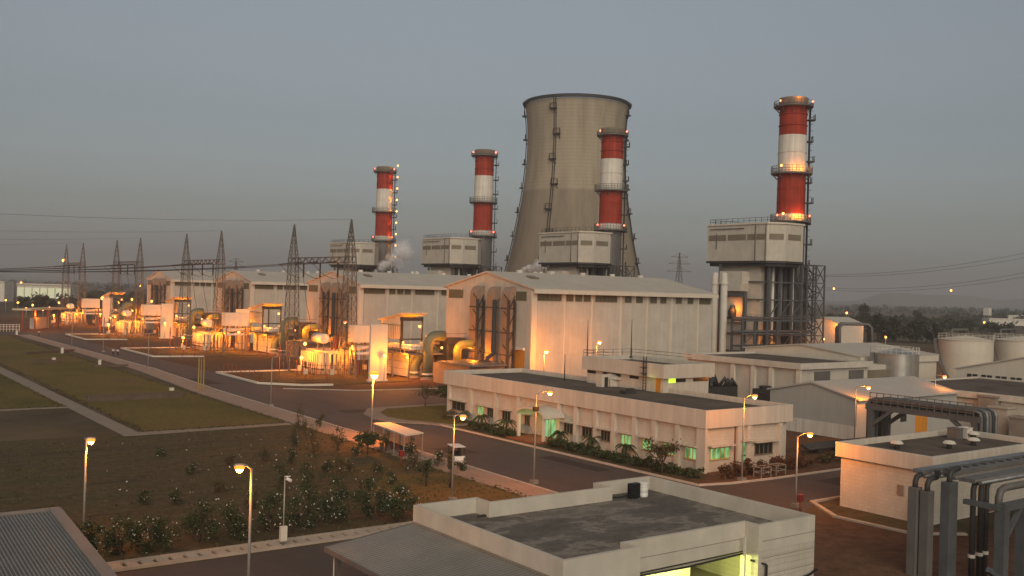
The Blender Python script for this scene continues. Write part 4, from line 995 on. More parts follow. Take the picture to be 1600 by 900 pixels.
# gabled store
def gable_block(name, label, cat, x0, x1, y0, y1, ze, zr_, ridge_along='x', wall='trim', roofm='hall_roof', oh=0.4, yr=None):
    r = thing(name, label, cat, ((x0+x1)/2, (y0+y1)/2, 0)); ym = yr if yr is not None else (y0+y1)/2
    if ridge_along == 'x':
        fn = lambda u, v, w: (w, u, v); a, c, lo, hi = y0, y1, x0, x1
    else:
        fn = lambda u, v, w: (u, w, v); a, c, lo, hi = x0, x1, y0, y1; ym = yr if yr is not None else (x0+x1)/2
    pr = [(a, 0), (c, 0), (c, ze), (ym, zr_), (a, ze)]
    MB().extrude(pr if ridge_along == 'x' else pr[::-1], fn, lo, hi).build('wall', wall, r)
    s1 = (zr_-ze)/(ym-a); s2 = (zr_-ze)/(c-ym)
    rp = [(a-oh, ze-oh*s1+0.02), (ym, zr_+0.02), (c+oh, ze-oh*s2+0.02), (c+oh, ze-oh*s2+0.22), (ym, zr_+0.24), (a-oh, ze-oh*s1+0.22)]
    MB().extrude(rp if ridge_along == 'x' else rp[::-1], fn, lo-oh*0.6, hi+oh*0.6).build('roof', roofm, r)
    return r
st = gable_block('store_shed', 'grey gabled store shed with orange door, behind the pipe bridge', 'shed', 104.5, 127, 70.6, 83.6, 4.95, 6.4, wall='grey_cladding', roofm='grey_roof')
MB().box(104.4, 104.5, 70.6, 83.6, 0, 1.7).build('plinth', 'white_paint', st)
xa, xc = atY(1430, 660, 70.6)[0], atY(1448, 660, 70.6)[0]; MB().box(xa, xc, 70.52, 70.65, 0.1, 2.5).build('door', 'orange_door', st)
xa, xc = atY(1407, 645, 70.6)[0], atY(1416, 645, 70.6)[0]; MB().box(xa, xc, 70.54, 70.65, 1.8, 3.3).build('louvre', 'steel_dark', st)
MB().box(104.8, 127, 70.48, 70.6, 0, 1.5).build('plinth', 'plaster_pale', st) if False else None
# low flat roofed workshop
ws = flat_block('workshop', 'wide flat roofed workshop with dark roof, right of the store shed', 'building', 130.2, 158, 58, 84.5, 5.0, 0.8, 0.5, 'plaster_pale', 'plaster', pw=1.0, rl=0.2)
yw = atX(1490, 655, 130.2)[0]; w = MB().box(130.1, 130.25, yw-0.7, yw+0.7, 1.5, 2.8).build('window', 'glass_dark', ws); MB().box(130.0, 130.1, yw-0.05, yw+0.05, 1.5, 2.8).box(130.0, 130.1, yw-0.7, yw+0.7, 2.1, 2.2).build('frame', 'trim', w)
MB().box(129.3, 130.2, yw-1.2, yw+1.2, 3.0, 3.15).build('shade_slab', 'plaster', ws)
for x in (136, 141): MB().box(x, x+0.8, 57.2, 58, 0, 6.0).build('pilaster', 'concrete', ws)
k = 0
for px, py, w_, h_, lab in ((1547, 660, 2.2, 4.6, 'tall concrete block left of the concrete clutter by the workshop'), (1566, 664, 2.6, 3.4, 'mid height concrete block before the workshop'), (1585, 655, 2.2, 3.9, 'brown concrete block before the workshop wall'), (1597, 672, 2.0, 2.6, 'low concrete block at the right edge by the workshop')):
    x, y = G(px, py+14); b = MB().box(x-w_/2, x+w_/2, y-1.2, y+1.2, 0, h_); b.box(x-w_/2-0.15, x+w_/2+0.15, y-1.35, y+1.35, h_, h_+0.25); b.box(x-0.3, x+0.5, y-1.26, y-1.2, h_*0.4, h_*0.75)
    tag(b.build('concrete_block', ['concrete', 'concrete_pale', 'duct', 'concrete'][k], bevel=0.04), lab, 'concrete block', 'concrete blocks by the workshop'); k += 1
# tanks
tx, ty, tr_ = 154.3, 96.6, 3.5
def tank(name, label, x, y, r0, z, m, group=None):
    r = thing(name, label, 'tank', (x, y, 0), group)
    MB().lathe(x, y, [(r0, 0), (r0, z*0.33), (r0+0.03, z*0.33), (r0+0.03, z*0.335), (r0, z*0.335), (r0, z*0.66), (r0+0.04, z*0.66), (r0+0.04, z*0.67), (r0, z*0.67), (r0, z)], 40).build('shell', m, r)
    MB().lathe(x, y, [(r0+0.15, z-0.1), (r0+0.15, z+0.05), (0.4, z+0.9), (0.001, z+0.95)], 40).build('roof', m, r)
    b = MB()
    for h in (0.6, 1.15): b.arc_ring(x, y, r0-0.03, r0+0.03, z+h, z+h+0.06, 40)
    for k in range(24): a = 2*PI*k/24; b.bar((x+r0*math.cos(a), y+r0*math.sin(a), z), (x+r0*math.cos(a), y+r0*math.sin(a), z+1.2), 0.06)
    b.build('railing', 'pipe_white' if m != 'galv' else 'steel_grey', r)
    b = MB()
    for k in range(24):
        a0 = PI*0.66+k*0.045; a1 = a0+0.045; zz0 = z*(1-k/24); zz1 = z*(1-(k+1)/24)
        b.bar((x+(r0+0.5)*math.cos(a0), y+(r0+0.5)*math.sin(a0), zz0), (x+(r0+0.5)*math.cos(a1), y+(r0+0.5)*math.sin(a1), zz1), 0.9, 0.15)
        b.bar((x+(r0+0.9)*math.cos(a0), y+(r0+0.9)*math.sin(a0), zz0+1), (x+(r0+0.9)*math.cos(a1), y+(r0+0.9)*math.sin(a1), zz1+1), 0.07)
    b.build('stair', 'steel_grey', r)
    return r
mat('tank_steel', (0.50, 0.47, 0.41), 0.38, 0.7, var=0.15, scale=0.8, streak=0.12)
tank('steel_tank', 'bare shiny steel tank beside the brown walkway', tx, ty, tr_, 8.0, 'tank_steel')
tank('storage_tank', 'left white storage tank with spiral stair, at the plant edge', 210, 115, 5.6, 9.0, 'trim', 'white storage tanks')
tank('storage_tank', 'right white storage tank, cut by the picture edge', 226, 110.5, 5.8, 9.0, 'trim', 'white storage tanks')
for px, lab in ((1500, 'grey pipe arch standing over the left white tank'), (1575, 'grey pipe arch standing over the right white tank')):
    x, y = G(px, 517, 10.8); b = MB(); b.tube([(x-3.5, y, 9), (x-3.5, y, 10.6), (x-3.1, y, 11.1), (x+3.1, y, 11.1), (x+3.5, y, 10.6), (x+3.5, y, 9)], 0.25, 8); tag(b.build('pipe_arch', 'steel_grey'), lab, 'pipe', 'pipe arches over the tanks')
# roofed long shed, bright block, far right gabled hall
ls = gable_block('long_shed', 'long low shed with pale roof right of the nearest boiler', 'shed', 152, 176, 102, 128, 7.0, 8.4, wall='trim', ridge_along='x')
MB().box(151.4, 176, 101.6, 102, 5.9, 7.0).build('gutter', 'trim', ls)
for y in np.linspace(104, 126, 8): MB().box(151.9, 152, y, y+1.8, 0.5, 5.4).build('opening', 'steel_dark', ls)
x, y, z = at_depth(1305, 520, 330)
cd = gable_block('pump_hall', 'cream block lit orange beyond the long shed', 'building', x-7, x+7, y-6, y+6, 9.0, 11.0, wall='trim'); light((x-9.5, y-6, 8.5), 500, cd)
r = thing('pipe_rack', 'grey arched pipe rack right of the orange lit cream block', 'pipe rack', (*G(1335, 530), 0))
b = MB(); 
for dy in (0, 1.2, 2.4):
    p0 = at_depth(1312, 540, 290); p1 = at_depth(1312, 512, 290); p2 = at_depth(1318, 506, 290); p3 = at_depth(1356, 507, 290); p4 = at_depth(1362, 512, 290); p5 = at_depth(1363, 545, 290)
    b.tube([Vector(q)+Vector((0.8*dy, dy, 0)) for q in ((p0[0], p0[1], 0), p1, p2, p3, p4, (p5[0], p5[1], 0))], 0.45, 8)
b.build('pipes', 'steel_grey', r)
gh = gable_block('gabled_workshop', 'pale gabled hall with dark windows at the right picture edge', 'building', 165, 200, 62, 92, 5.5, 9.0, wall='trim')
for k in range(6):
    yc = 90.2-k*2.5-1.2; w = MB().box(164.9, 165.05, yc-0.9, yc+0.9, 3.4, 4.9).build('window', 'glass_dark', gh); MB().box(164.82, 164.9, yc-0.04, yc+0.04, 3.4, 4.9).box(164.82, 164.9, yc-0.9, yc+0.9, 4.1, 4.2).build('frame', 'trim', w)
# pipe bridge
r = thing('pipe_bridge', 'steel pipe bridge crossing in front of the store shed', 'pipe bridge', (92, 54, 0))
ya, yb = atX(1362, 620, 92)[0], atX(1524, 638, 92)[0]
for y in (ya, yb):
    for x in (92, 95): MB().bar((x, y, 0), (x, y, 5.8), 0.5, 0.5).build('leg', 'steel_blue', r)
b = MB()
for x in (92, 95): b.bar((x, ya+0.6, 5.9), (x, yb-0.6, 5.9), 0.4, 0.6); b.bar((x, ya, 3.9), (x, ya-2.4, 5.7), 0.35); b.bar((x, yb, 3.9), (x, yb+2.4, 5.7), 0.35)
for y in np.linspace(ya, yb, 7): b.bar((92, y, 5.9), (95, y, 5.9), 0.25)
b.build('girder', 'steel_blue', r)
for k in range(6):
    x = 92.2+k*0.55; z = 6.65
    MB().tube([(x, ya+0.5, 0), (x, ya+0.5, z-0.5), (x, ya+0.35, z-0.12), (x, ya, z), (x, yb, z), (x, yb-0.4, z-0.15), (x, yb-0.5, z-0.6), (x, yb-0.5, 0)], 0.17, 8).build('pipe', ['steel_grey', 'steel_dark', 'galv'][k % 3], r)
b = MB()
for z in (6.5, 6.95, 7.4): b.bar((91.7, ya, z), (91.7, yb, z), 0.07)
for y in np.linspace(ya, yb, 15): b.bar((91.7, y, 6.1), (91.7, y, 7.4), 0.07)
b.build('railing', 'steel_grey', r)
# concrete post and small roof bits near the bridge
# low pipes along the road behind the office
for k in range(3):
    b = MB(); b.tube([(90+k*0.2, 66.8+k*0.5, 0.6+0.12*k), (104, 66.8+k*0.5, 0.6+0.12*k), (104.0, 60, 0.6+0.12*k)], 0.2, 8)
    for x in (92, 96, 100): b.box(x, x+0.3, 66.6+k*0.5, 67+k*0.5, 0, 0.5)
    b.build('ground_pipe', 'steel_dark', label=['ground pipe nearest the kerb between office and store shed', 'middle ground pipe between office and store shed', 'ground pipe nearest the store shed wall'][k], cat='pipe', group='ground pipes beside the office')
# dark cable drums behind the office corner
for px, py, lab in ((1110, 609, 'dark heap of coiled cables behind the control block'), (1195, 632, 'dark square cooler behind the office corner lamp')):
    x, y = G(px, py, 2); b = MB()
    if 'heap' in lab:
        for k in range(9): a = random.uniform(0, 6.3); b.tube([(x+(k-4)*0.9, y+random.uniform(-1, 1), 2.5), (x+(k-4)*0.9+0.6, y+random.uniform(-1, 1), 3.2+random.random()), (x+(k-4)*0.9+1.4, y+random.uniform(-1, 1), 2.4)], 0.35, 8)
        b.box(x-4, x+5, y-1.3, y+1.3, 0, 2.5); b.build('cable_heap', 'steel_dark', label=lab, cat='cable heap')
    else:
        b.box(x-1.3, x+1.3, y-1.2, y+1.2, 0, 4.2)
        for k in range(6): b.box(x-1.38, x-1.3, y-1.1, y+1.1, 0.5+k*0.6, 0.8+k*0.6)
        b.lathe(x, y, [(0.8, 4.2), (0.9, 4.6), (0.7, 4.6), (0.7, 4.3)], 16); b.build('cooler_unit', 'steel_dark', label=lab, cat='cooler')

# right-hand block house
rb = flat_block('block_house', 'cream flat roofed block house with round roof vents, at the right', 'building', 70.4, 88, 41.0, 48.9, 5.3, 1.2, 0.35, 'block', 'plaster', pw=0.4, rl=0.45)
yv = atX(1407, 768, 70.4)[0]; MB().box(70.33, 70.45, yv-0.25, yv+0.25, 1.9, 2.7).build('vent', 'duct', rb)
for i, (px, py, lab) in enumerate(((1401, 692, 'white mushroom vent on the block house roof, leftmost'), (1483, 692, 'cream mushroom vent in the middle of the block house roof'), (1521, 687, 'front mushroom vent of the right pair on the block house roof'), (1521, 677, 'rear mushroom vent of the right pair on the block house roof'))):
    x, y = G(px, py+9, 4.85); r = thing('roof_vent', lab, 'roof vent', (x, y, 4.85), 'mushroom vents on the block house')
    MB().cyl(x, y, 0.22, 4.8, 5.35, 14).build('stack', 'steel_dark', r); MB().lathe(x, y, [(0.30, 5.22), (0.52, 5.28), (0.52, 5.34), (0.36, 5.5), (0.001, 5.56)], 18).build('cap', 'white_paint' if i == 0 else 'pipe_white', r)
for px, py, m, lab in ((1492, 683, 'steel_grey', 'grey box unit at the back of the block house roof'), (1507, 682, 'white_paint', 'white box unit at the back of the block house roof')):
    x, y = G(px, py+2, 4.85); b = MB().box(x-0.45, x+0.45, y-0.5, y+0.5, 4.85, 5.75); b.box(x-0.5, x+0.5, y-0.55, y+0.55, 5.75, 5.8); b.cyl(x, y, 0.3, 5.8, 5.86, 14); tag(b.build('condenser_unit', m), lab, 'roof unit', 'box units on the block house')
x, y = 70.1, 41.7; r = thing('fire_hose_box', 'red fire hose reel box at the corner of the block house', 'fire hose', (x, y, 0)); b = MB().tube([(x-0.15, y+0.55*math.cos(a), 1.75+0.45*math.sin(a)) for a in np.linspace(0, 2*PI, 15)], 0.12, 8); b.build('reel', 'red_box', r); MB().box(x-0.3, x+0.1, y-0.35, y+0.35, 0, 1.1).build('stand', 'steel_grey', r)

# foreground pipe rack (right edge)
r = thing('pipe_rack', 'dark steel pipe rack with boxed risers at the lower right corner', 'pipe rack', (62, 33, 0))
def rk(x, y0, w, d, z0, z1, m, name): return MB().box(x, x+w, y0, y0+d, z0, z1).build(name, m, r, bevel=0.02)
for px, pt, wd, m in ((1437, 762, 0.62, 'steel_grey'), (1456, 768, 0.62, 'steel_grey'), (1491, 754, 0.95, 'steel_blue')):
    x, y = G(px, 900, 2.0) if False else (None, None)
    yv = {1437: 33.9, 1456: 33.2, 1491: 32.2}[px]; x, z = atY(px, pt, yv)
    rk(x-wd/2, yv, wd, 0.6, 0, z, m, 'boxed_riser')
    MB().tube([(x, yv+0.3, z-0.2), (x, yv+0.3, z+0.35), (x+0.15, yv+0.3, z+0.6), (x+0.5, yv+0.3, z+0.72), (x+1.0, yv+0.3, z+0.74)], 0.17, 10).build('pipe', 'steel_dark', r)
for k in range(9):
    y = 34.4-k*0.42; z = 6.0+(0.25 if k in (0, 3) else 0); x0 = 57.6+(0.0 if k < 3 else 1.2)
    if k in (0, 3, 6): MB().box(x0, 84, y-0.36, y+0.36, z, z+0.24).build('cable_tray', 'steel_grey' if k else 'galv', r)
    else: MB().tube([(x0, y, z+0.1), (84, y, z+0.08)], 0.12, 10).build('pipe', ['steel_dark', 'steel_grey', 'galv'][k % 3], r)
for k in range(22): MB().box(57.9+k*1.1, 58.15+k*1.1, 33.2, 33.5, 6.2, 6.55).build('rung', 'steel_dark', r)
for px, z1, m, rr_ in ((1520, 5.6, 'steel_dark', .17), (1532, 5.6, 'steel_dark', .17), (1541, 5.5, 'steel_dark', .15)):
    x, _ = atY(px, 800, 31.6); MB().tube([(x, 31.6, 0), (x, 31.6, z1), (x+0.15, 31.6, z1+0.3), (x+0.6, 31.6, z1+0.4), (x+22, 31.6, z1+0.4)], rr_, 10).build('pipe', m, r); MB().lathe(x, 31.6, [(rr_, 1.4), (rr_+0.05, 1.4), (rr_+0.05, 1.6), (rr_, 1.6)], 12).build('pipe_band', 'white_paint', r)
x, _ = atY(1560, 800, 31.0); MB().tube([(x, 31.0, 0.8), (x, 31.0, 5.0), (x+0.2, 31, 5.4), (x+0.7, 31.0, 5.55), (x+20, 31.0, 5.55)], 0.23, 12).build('pipe', 'steel_grey', r)
for px in (1566, 1598):
    x, _ = atY(px, 800, 29.6); MB().box(x-0.3, x+0.3, 29.3, 29.9, 0, 5.0).build('leg', 'steel_blue', r)
x, _ = atY(1566, 800, 29.6); b = MB(); b.bar((x, 29.6, 4.9), (x+18, 29.6, 4.9), 0.4, 0.45); b.bar((x, 29.6, 2.6), (x+2.2, 29.6, 4.7), 0.25); b.bar((x-0.2, 29.6, 0.7), (x-1.4, 29.6, 1.4), 0.3); b.bar((x-0.3, 31.8, 4.9), (x-0.3, 29.6, 4.9), 0.3); b.build('bracing', 'steel_blue', r)
for k in range(5):
    x, y = G(1560+k*22, 800-k*14); b = MB(); b.tube([(x-3, y, 0.4+0.12*k), (x+9, y+0.6*k, 0.4+0.12*k)], 0.22, 8)
    for q in (0, 4): b.box(x+q, x+q+0.3, y-0.3, y+0.5, 0, 0.3)
    b.build('stored_pipe', ['rust', 'duct', 'steel_dark', 'duct', 'rust'][k], label=['rusty pipe on the ground nearest behind the corner pipe rack', 'brown pipe on the ground second behind the corner pipe rack', 'dark pipe on the ground behind the corner pipe rack', 'brown pipe on the ground fourth behind the corner pipe rack', 'rusty pipe on the ground farthest behind the corner pipe rack'][k], cat='pipe', group='pipes lying behind the corner rack')

# ================================================================== FOREGROUND BUILDING
FX0, FX1, FY0, FY1, FZ = 28.25, 46.35, 33.75, 46.75, 5.0
r = thing('flat_roofed_building', 'pale flat roofed building in the foreground with patched dark roof', 'building', ((FX0+FX1)/2, (FY0+FY1)/2, 0))
nx0, nx1, nd = 32.5, 41.6, 1.0       # shallow recesses of the long sides
P = [(FX0, FY0), (32.9, FY0), (32.9, FY0+0.0), (32.9, FY0+0.0)]
out = [(FX0, FY0), (33.0, FY0), (33.0, FY0+0.95), (41.6, FY0+0.95), (41.6, FY0), (FX1, FY0), (FX1, FY1), (41.4, FY1), (41.4, FY1-1.35), (32.5, FY1-1.35), (32.5, FY1), (FX0, FY1)]
out = out[:]
def offset_in(poly, d):
    n = len(poly); res = []
    for k in range(n):
        p0, p1, p2 = Vector(poly[k-1]), Vector(poly[k]), Vector(poly[(k+1) % n]); e1 = (p1-p0).normalized(); e2 = (p2-p1).normalized()
        n1 = Vector((-e1.y, e1.x)); n2 = Vector((-e2.y, e2.x)); m = n1+n2 if (n1-n2).length > 1e-6 else n1
        res.append(tuple(p1+m*d))
    return res
inn = offset_in(out, 0.22)
b = MB(); n = len(out); i = b.add([(x, y, 3.6) for x, y in out]+[(x, y, FZ) for x, y in out]+[(x, y, FZ) for x, y in inn]+[(x, y, 4.0) for x, y in inn])
for k in range(n):
    m = (k+1) % n
    b.face((i+k, i+m, i+n+m, i+n+k)); b.face((i+n+k, i+n+m, i+2*n+m, i+2*n+k)); b.face((i+2*n+k, i+2*n+m, i+3*n+m, i+3*n+k))
b.build('parapet', 'plaster_pale', r)
b = MB(); i = b.add([(x, y, 4.15) for x, y in inn]); b.face(range(i, i+n)); b.build('roof', 'roof_patched', r)
b = MB(); b.box(FX0+.001, FX0+0.25, FY0+.001, FY1-.001, 0, 3.6); b.box(FX1-0.25, FX1-.001, FY0+.001, FY1-.001, 0, 3.6); b.box(FX0+0.25, FX1-0.25, FY1-1.6, FY1-1.36, 0, 3.6)
b.box(FX0+0.25, 33.0, FY0+.001, FY0+0.25, 0, 3.6); b.box(41.6, FX1-0.25, FY0+.001, FY0+0.25, 0, 3.6); b.box(32.75, 33.0, FY0+0.25, FY0+1.2, 0, 3.6); b.box(41.6, 41.85, FY0+0.25, FY0+1.2, 0, 3.6)
b.build('wall', 'block_pale', r)
MB().box(41.61, FX1-.25, FY0+0.3, FY0+1.2, 3.3, 3.62).build('lintel', 'plaster_pale', r) if False else None
MB().box(FX0+0.3, FX1-0.3, FY0+1.3, FY1-1.7, 3.55, 3.7).build('ceiling', 'plaster_pale', r)
MB().box(33.0, 41.6, FY0+0.96, FY0+1.2, 3.25, 3.62).build('lintel', 'plaster_pale', r)
MB().box(FX0+0.3, FX1-0.3, FY0+1.3, FY1-1.7, 0.02, 0.1).build('floor', 'concrete', r)
MB().box(33.0, 41.84, FY0+5.0, FY0+5.15, 0.1, 3.5).build('partition', 'plaster', r)
light((36.2, FY0+3.4, 2.9), 520, r, (0.90, 1.0, 0.28), 0.4); light((40.0, FY0+3.4, 2.9), 420, r, (0.90, 1.0, 0.28), 0.4)
b = MB(); b.tube([(33.1, FY0+0.75, 3.34), (37, FY0+0.7, 3.30), (41.4, FY0+0.72, 3.4)], 0.05, 6); b.tube([(33.1, FY0+0.85, 3.42), (41.4, FY0+0.85, 3.47)], 0.035, 6); b.build('cable', 'black_plastic', r)
b = MB(); b.bar((41.2, FY0+0.6, 0), (41.2, FY0+0.6, 4.3), 0.12); b.build('post', 'pipe_white', r)
b = MB(); b.bar((41.45, FY0+0.4, 3.1), (42.1, FY0-0.15, 2.9), 0.1); b.bar((42.1, FY0-0.15, 2.9), (42.1, FY0-0.15, 0), 0.1); b.build('bracket', 'steel_dark', r)
b = MB(); b.tube([(43.3, FY0-0.2, 1.5), (44.6, FY0-0.25, 1.75), (45.6, FY0-0.3, 1.9), (46.2, FY0-0.3, 2.1), (46.7, FY0+0.3, 1.9)], 0.06, 6); b.build('cable', 'black_plastic', r)
b = MB()
for z in (2.3, 3.2, 4.1): b.box(41.9, FX1, FY0-0.012, FY0+0.01, z, z+0.03)
for z in (4.1, ): b.box(33.05, 41.55, FY0+0.938, FY0+0.96, z, z+0.03)
b.build('wall_joint', 'concrete', r)
# things on that roof
x, y = G(990, 779, 4.15); r = thing('outdoor_unit', 'black air conditioner outdoor unit on the foreground roof', 'air conditioner', (x, y, 4.15))
MB().box(x-0.38, x+0.38, y-0.2, y+0.2, 4.2, 5.12).build('body', 'black_plastic', r, bevel=0.03)
MB().tube([(x-0.1, y-0.21, 4.6), (x-0.1, y-0.25, 4.6)], 0.24, 18).build('fan_grille', 'rubber', r)
MB().tube([(x-0.3, y+0.1, 4.4), (x-0.7, y+0.4, 4.25), (x-1.9, y+0.9, 4.2)], 0.05, 6).build('hose', 'black_plastic', r)
b = MB().box(x-0.3, x-0.2, y-0.2, y+0.2, 4.15, 4.2); b.box(x+0.2, x+0.3, y-0.2, y+0.2, 4.15, 4.2); b.build('foot', 'steel_grey', r)
x, y = G(1005, 776, 4.15); r = thing('barrel', 'white barrel beside the black outdoor unit on the foreground roof', 'barrel', (x, y, 4.15))
MB().lathe(x, y, [(0.26, 4.15), (0.3, 4.2), (0.3, 4.42), (0.285, 4.44), (0.3, 4.46), (0.3, 4.75), (0.285, 4.77), (0.3, 4.79), (0.29, 5.02), (0.001, 5.03)], 22).build('body', 'white_plastic', r)
MB().lathe(x, y, [(0.32, 4.96), (0.32, 5.08), (0.28, 5.1), (0.001, 5.1)], 22).build('lid', 'white_plastic', r)
b = MB(); x, y = G(755, 807, 4.15); b.prism([(x-0.45, y-0.1), (x+0.4, y-0.2), (x+0.5, y+0.12), (x-0.3, y+0.2)], 4.155, 4.22); b.prism([(x-0.3, y-0.06), (x+0.1, y-0.14), (x+0.15, y+0.06)], 4.22, 4.27); tag(b.build('rubble_heap', 'steel_dark'), 'small dark scrap pile on the foreground roof', 'scrap')
# corrugated lean-to
def corrugated(name, fn, u0, u1, pitch, m, parent, th=0.035, amp=0.03, valley='sheet_valley'):
    """trapezoid sheet: fn(u, s) with s 0..1 down the slope, u along the ridge, returns point; ribs run down the slope"""
    b = MB(); us = []; u = u0
    while u < u1:
        for a, h in ((0, 0), (0.3, 0), (0.42, 1), (0.78, 1), (0.9, 0)): us.append((u+a*pitch, h))
        u += pitch
    us.append((u, 0)); n = len(us)
    i = b.add([tuple(Vector(fn(q, s))+Vector((0, 0, h*amp))) for s in (0, 0.5, 1) for q, h in us])
    for s in (0, 1):
        for k in range(n-1): b.face((i+s*n+k, i+s*n+k+1, i+(s+1)*n+k+1, i+(s+1)*n+k), 0 if us[k][1] else 1)  # rib contrast put into the colour: valley faces darker than crests
    j = b.add([tuple(Vector(fn(q, s))-Vector((0, 0, th))) for s in (0, 1) for q in (u0, u1)]); b.face((j, j+2, j+3, j+1))
    return b.build(name, [m, valley], parent)
r = thing('lean_to', 'corrugated grey lean-to roof attached to the foreground building', 'lean-to roof', (26, 38, 0))
corrugated('roof_sheet', lambda u, s: (FX0-0.02-5.35*s, u, 4.02-0.62*s), 24.0, 46.5, 0.27, 'corrugated', r, amp=0.035, valley='sheet_valley_pale')
b = MB(); b.bar((22.85, 24, 3.32), (22.85, 46.5, 3.32), 0.12, 0.2); b.bar((22.9, 46.55, 3.36), (28.2, 46.55, 3.98), 0.08, 0.18)
for y in np.arange(26, 46, 2.9): b.bar((22.9, y, 3.3), (28.2, y, 3.9), 0.1, 0.14)
b.build('purlin', 'steel_grey', r)
for y in (46.0, 41.0, 36.0, 31.0): MB().bar((23.4, y, 0), (23.4, y, 3.3), 0.16).build('post', 'steel_grey', r); MB().tube([(23.15, y, 0), (23.15, y, 3.2)], 0.05, 8).build('downpipe', 'pole_paint', r)
b = MB(); b.bar((28.16, 24, 4.08), (28.16, 46.6, 4.08), 0.1, 0.08); b.build('flashing', 'concrete', r)
# corrugated shed, lower left
r = thing('corrugated_shed', 'blue grey corrugated shed roof at the lower left corner', 'shed', (5, 50, 0))
ya_, ze_ = 57.0, 4.3
ridge = (-2.0, 6.0)
corrugated('roof_sheet', lambda u, s: (12.3-s*0.0-0.0+0*u, u, 4.4), 0, 0.5, 0.5, 'corrugated_blue', r) if False else None
# near slope falls towards the camera from a ridge line along X; ribs run down the slope
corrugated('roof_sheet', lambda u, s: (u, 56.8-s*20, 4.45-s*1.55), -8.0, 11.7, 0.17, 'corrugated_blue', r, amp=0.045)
b = MB(); b.extrude([(36.8, 2.9), (56.8, 4.45), (56.8, 4.62), (36.8, 3.07)], lambda u, v, w: (w, u, v), 11.7, 12.3); b.extrude([(56.85, 4.42), (57.6, 4.35), (57.6, 4.5), (56.85, 4.62)], lambda u, v, w: (w, u, v), -8, 12.3); b.build('barge_board', 'barge', r)
b = MB(); b.extrude([(36.9, 0), (57.4, 0), (57.4, 4.3), (56.8, 4.38), (36.9, 2.85)], lambda u, v, w: (w, u, v), -7.8, 11.6); b.build('wall', 'hall_wall', r)
b = MB(); b.box(-8, 12.0, 57.65, 63, 0.0, 0.1)
# ================================================================== LAMPS
SL = 'street lamps'
def street_lamp(base, h, head, label, lit=True, name='street_lamp', e=420, rad=0.075, box=False, foot=True, bs=1.0):
    x, y = base; r = thing(name, label, 'street lamp', (x, y, 0), SL)
    b = MB(); b.tube([(x, y, 0), (x, y, h*0.5), (x, y, h)], [rad*1.15, rad, rad*0.75], 10); b.build('pole', 'pole_paint', r)
    hx, hy, hz = head; d = Vector((hx-x, hy-y, 0)); L = d.length; d = d.normalized() if L > 0.01 else Vector((1, 0, 0))
    MB().tube([(x, y, h-0.05), (x+d.x*L*0.5, y+d.y*L*0.5, (h+hz)/2+0.12), (hx-d.x*0.15, hy-d.y*0.15, hz+0.1)], rad*0.55, 8).build('arm', 'pole_paint', r)
    s = Vector((-d.y, d.x, 0)); c = Vector((hx, hy, hz))
    b = MB(); i = []
    pr = [(-0.3, 0.05, 0.16), (0.0, 0.12, 0.2), (0.3, 0.10, 0.14), (0.38, 0.03, 0.05)]
    b.tube([c+d*u+Vector((0, 0, 0.10)) for u, _, _ in pr], [w for _, w, _ in pr], 10); hd = b.build('lamp_head', 'pole_paint', r)
    if lit:
        MB().lathe(hx+d.x*0.08, hy+d.y*0.08, [(q*bs, hz+w*bs) for q, w in ((0.001, -0.28), (0.13, -0.24), (0.19, -0.13), (0.2, -0.06), (0.25, -0.05), (0.27, 0.05), (0.2, 0.12))], 14, mis=[0, 0, 0, 1, 1, 1]).build('bulb', ['sodium_core', 'sodium_halo'], hd)  # glowing orange ring added round the bulb to imitate its halo
        light((hx+d.x*0.08, hy+d.y*0.08, hz-0.30*bs-0.25), e, r, SODIUM, 0.15)
    if foot: MB().box(x-0.3, x+0.3, y-0.3, y+0.3, 0, 0.35).build('footing', 'concrete', r)
    if box: MB().box(x-0.3, x+0.3, y-0.08, y+0.08, h-1.5, h-1.1).build('junction_box', 'black_plastic', r)
    return r
def lamp_px(bx, by, hx_px, hy_px, zt, label, **k):
    x, y = G(bx, by); d0 = math.hypot(x, y)
    t = ray(hx_px, hy_px); s = d0/math.hypot(t.x, t.y)
    return street_lamp((x, y), zt, (t.x*s, t.y*s, CAMH+t.z*s), label, **k)
lamp_px(130, 850, 140, 688, 6.75, 'street lamp at the left with short arm, standing behind the corrugated shed')
x, y = 19.5, 48.3; t = ray(377, 726); s = math.hypot(x, y)/math.hypot(t.x, t.y); street_lamp((x, y), 7.5, (t.x*s, t.y*s, 7.55), 'street lamp with head turned left beside the white flowered bushes')
x, y = G(582, 590, 7.0); lamp_px(580, 689, 584, 584, 7.1, 'street lamp behind the flat roofed shelter, glowing brightest', e=2600, bs=2.0)
lamp_px(706, 784, 722, 651, 6.9, 'street lamp in the dry grass between shelter and foreground roof')
lamp_px(834, 756, 858, 613, 7.9, 'street lamp on the pavement before the office porch, with two small boxes', box=True)
lamp_px(1159, 752, 1178, 619, 7.7, 'street lamp before the right end of the office')
lamp_px(1243, 793, 1264, 678, 5.8, 'street lamp on the side road beside the block house')
lamp_px(1335, 690, 1356, 605, 6.6, 'street lamp before the store shed gable')
x, y = G(1461, 612, 5.0); t = ray(1475, 590); s = math.hypot(x, y)/math.hypot(t.x, t.y); r_ = street_lamp((x, y), 7.2, (t.x*s, t.y*s, 7.1), 'street lamp rising above the workshop roof', foot=False, e=90)
lamp_px(849, 610, 853, 548, 6.5, 'street lamp before the nearest hall side wall, left of the control block', e=1500, bs=1.7)
lamp_px(930, 607, 936, 534, 8.2, 'street lamp behind the control block, against the hall wall', e=500, bs=1.5)
lamp_px(539, 566, 540, 503, 7.3, 'street lamp beside the right mast of the nearest gantry', e=600, bs=1.6)
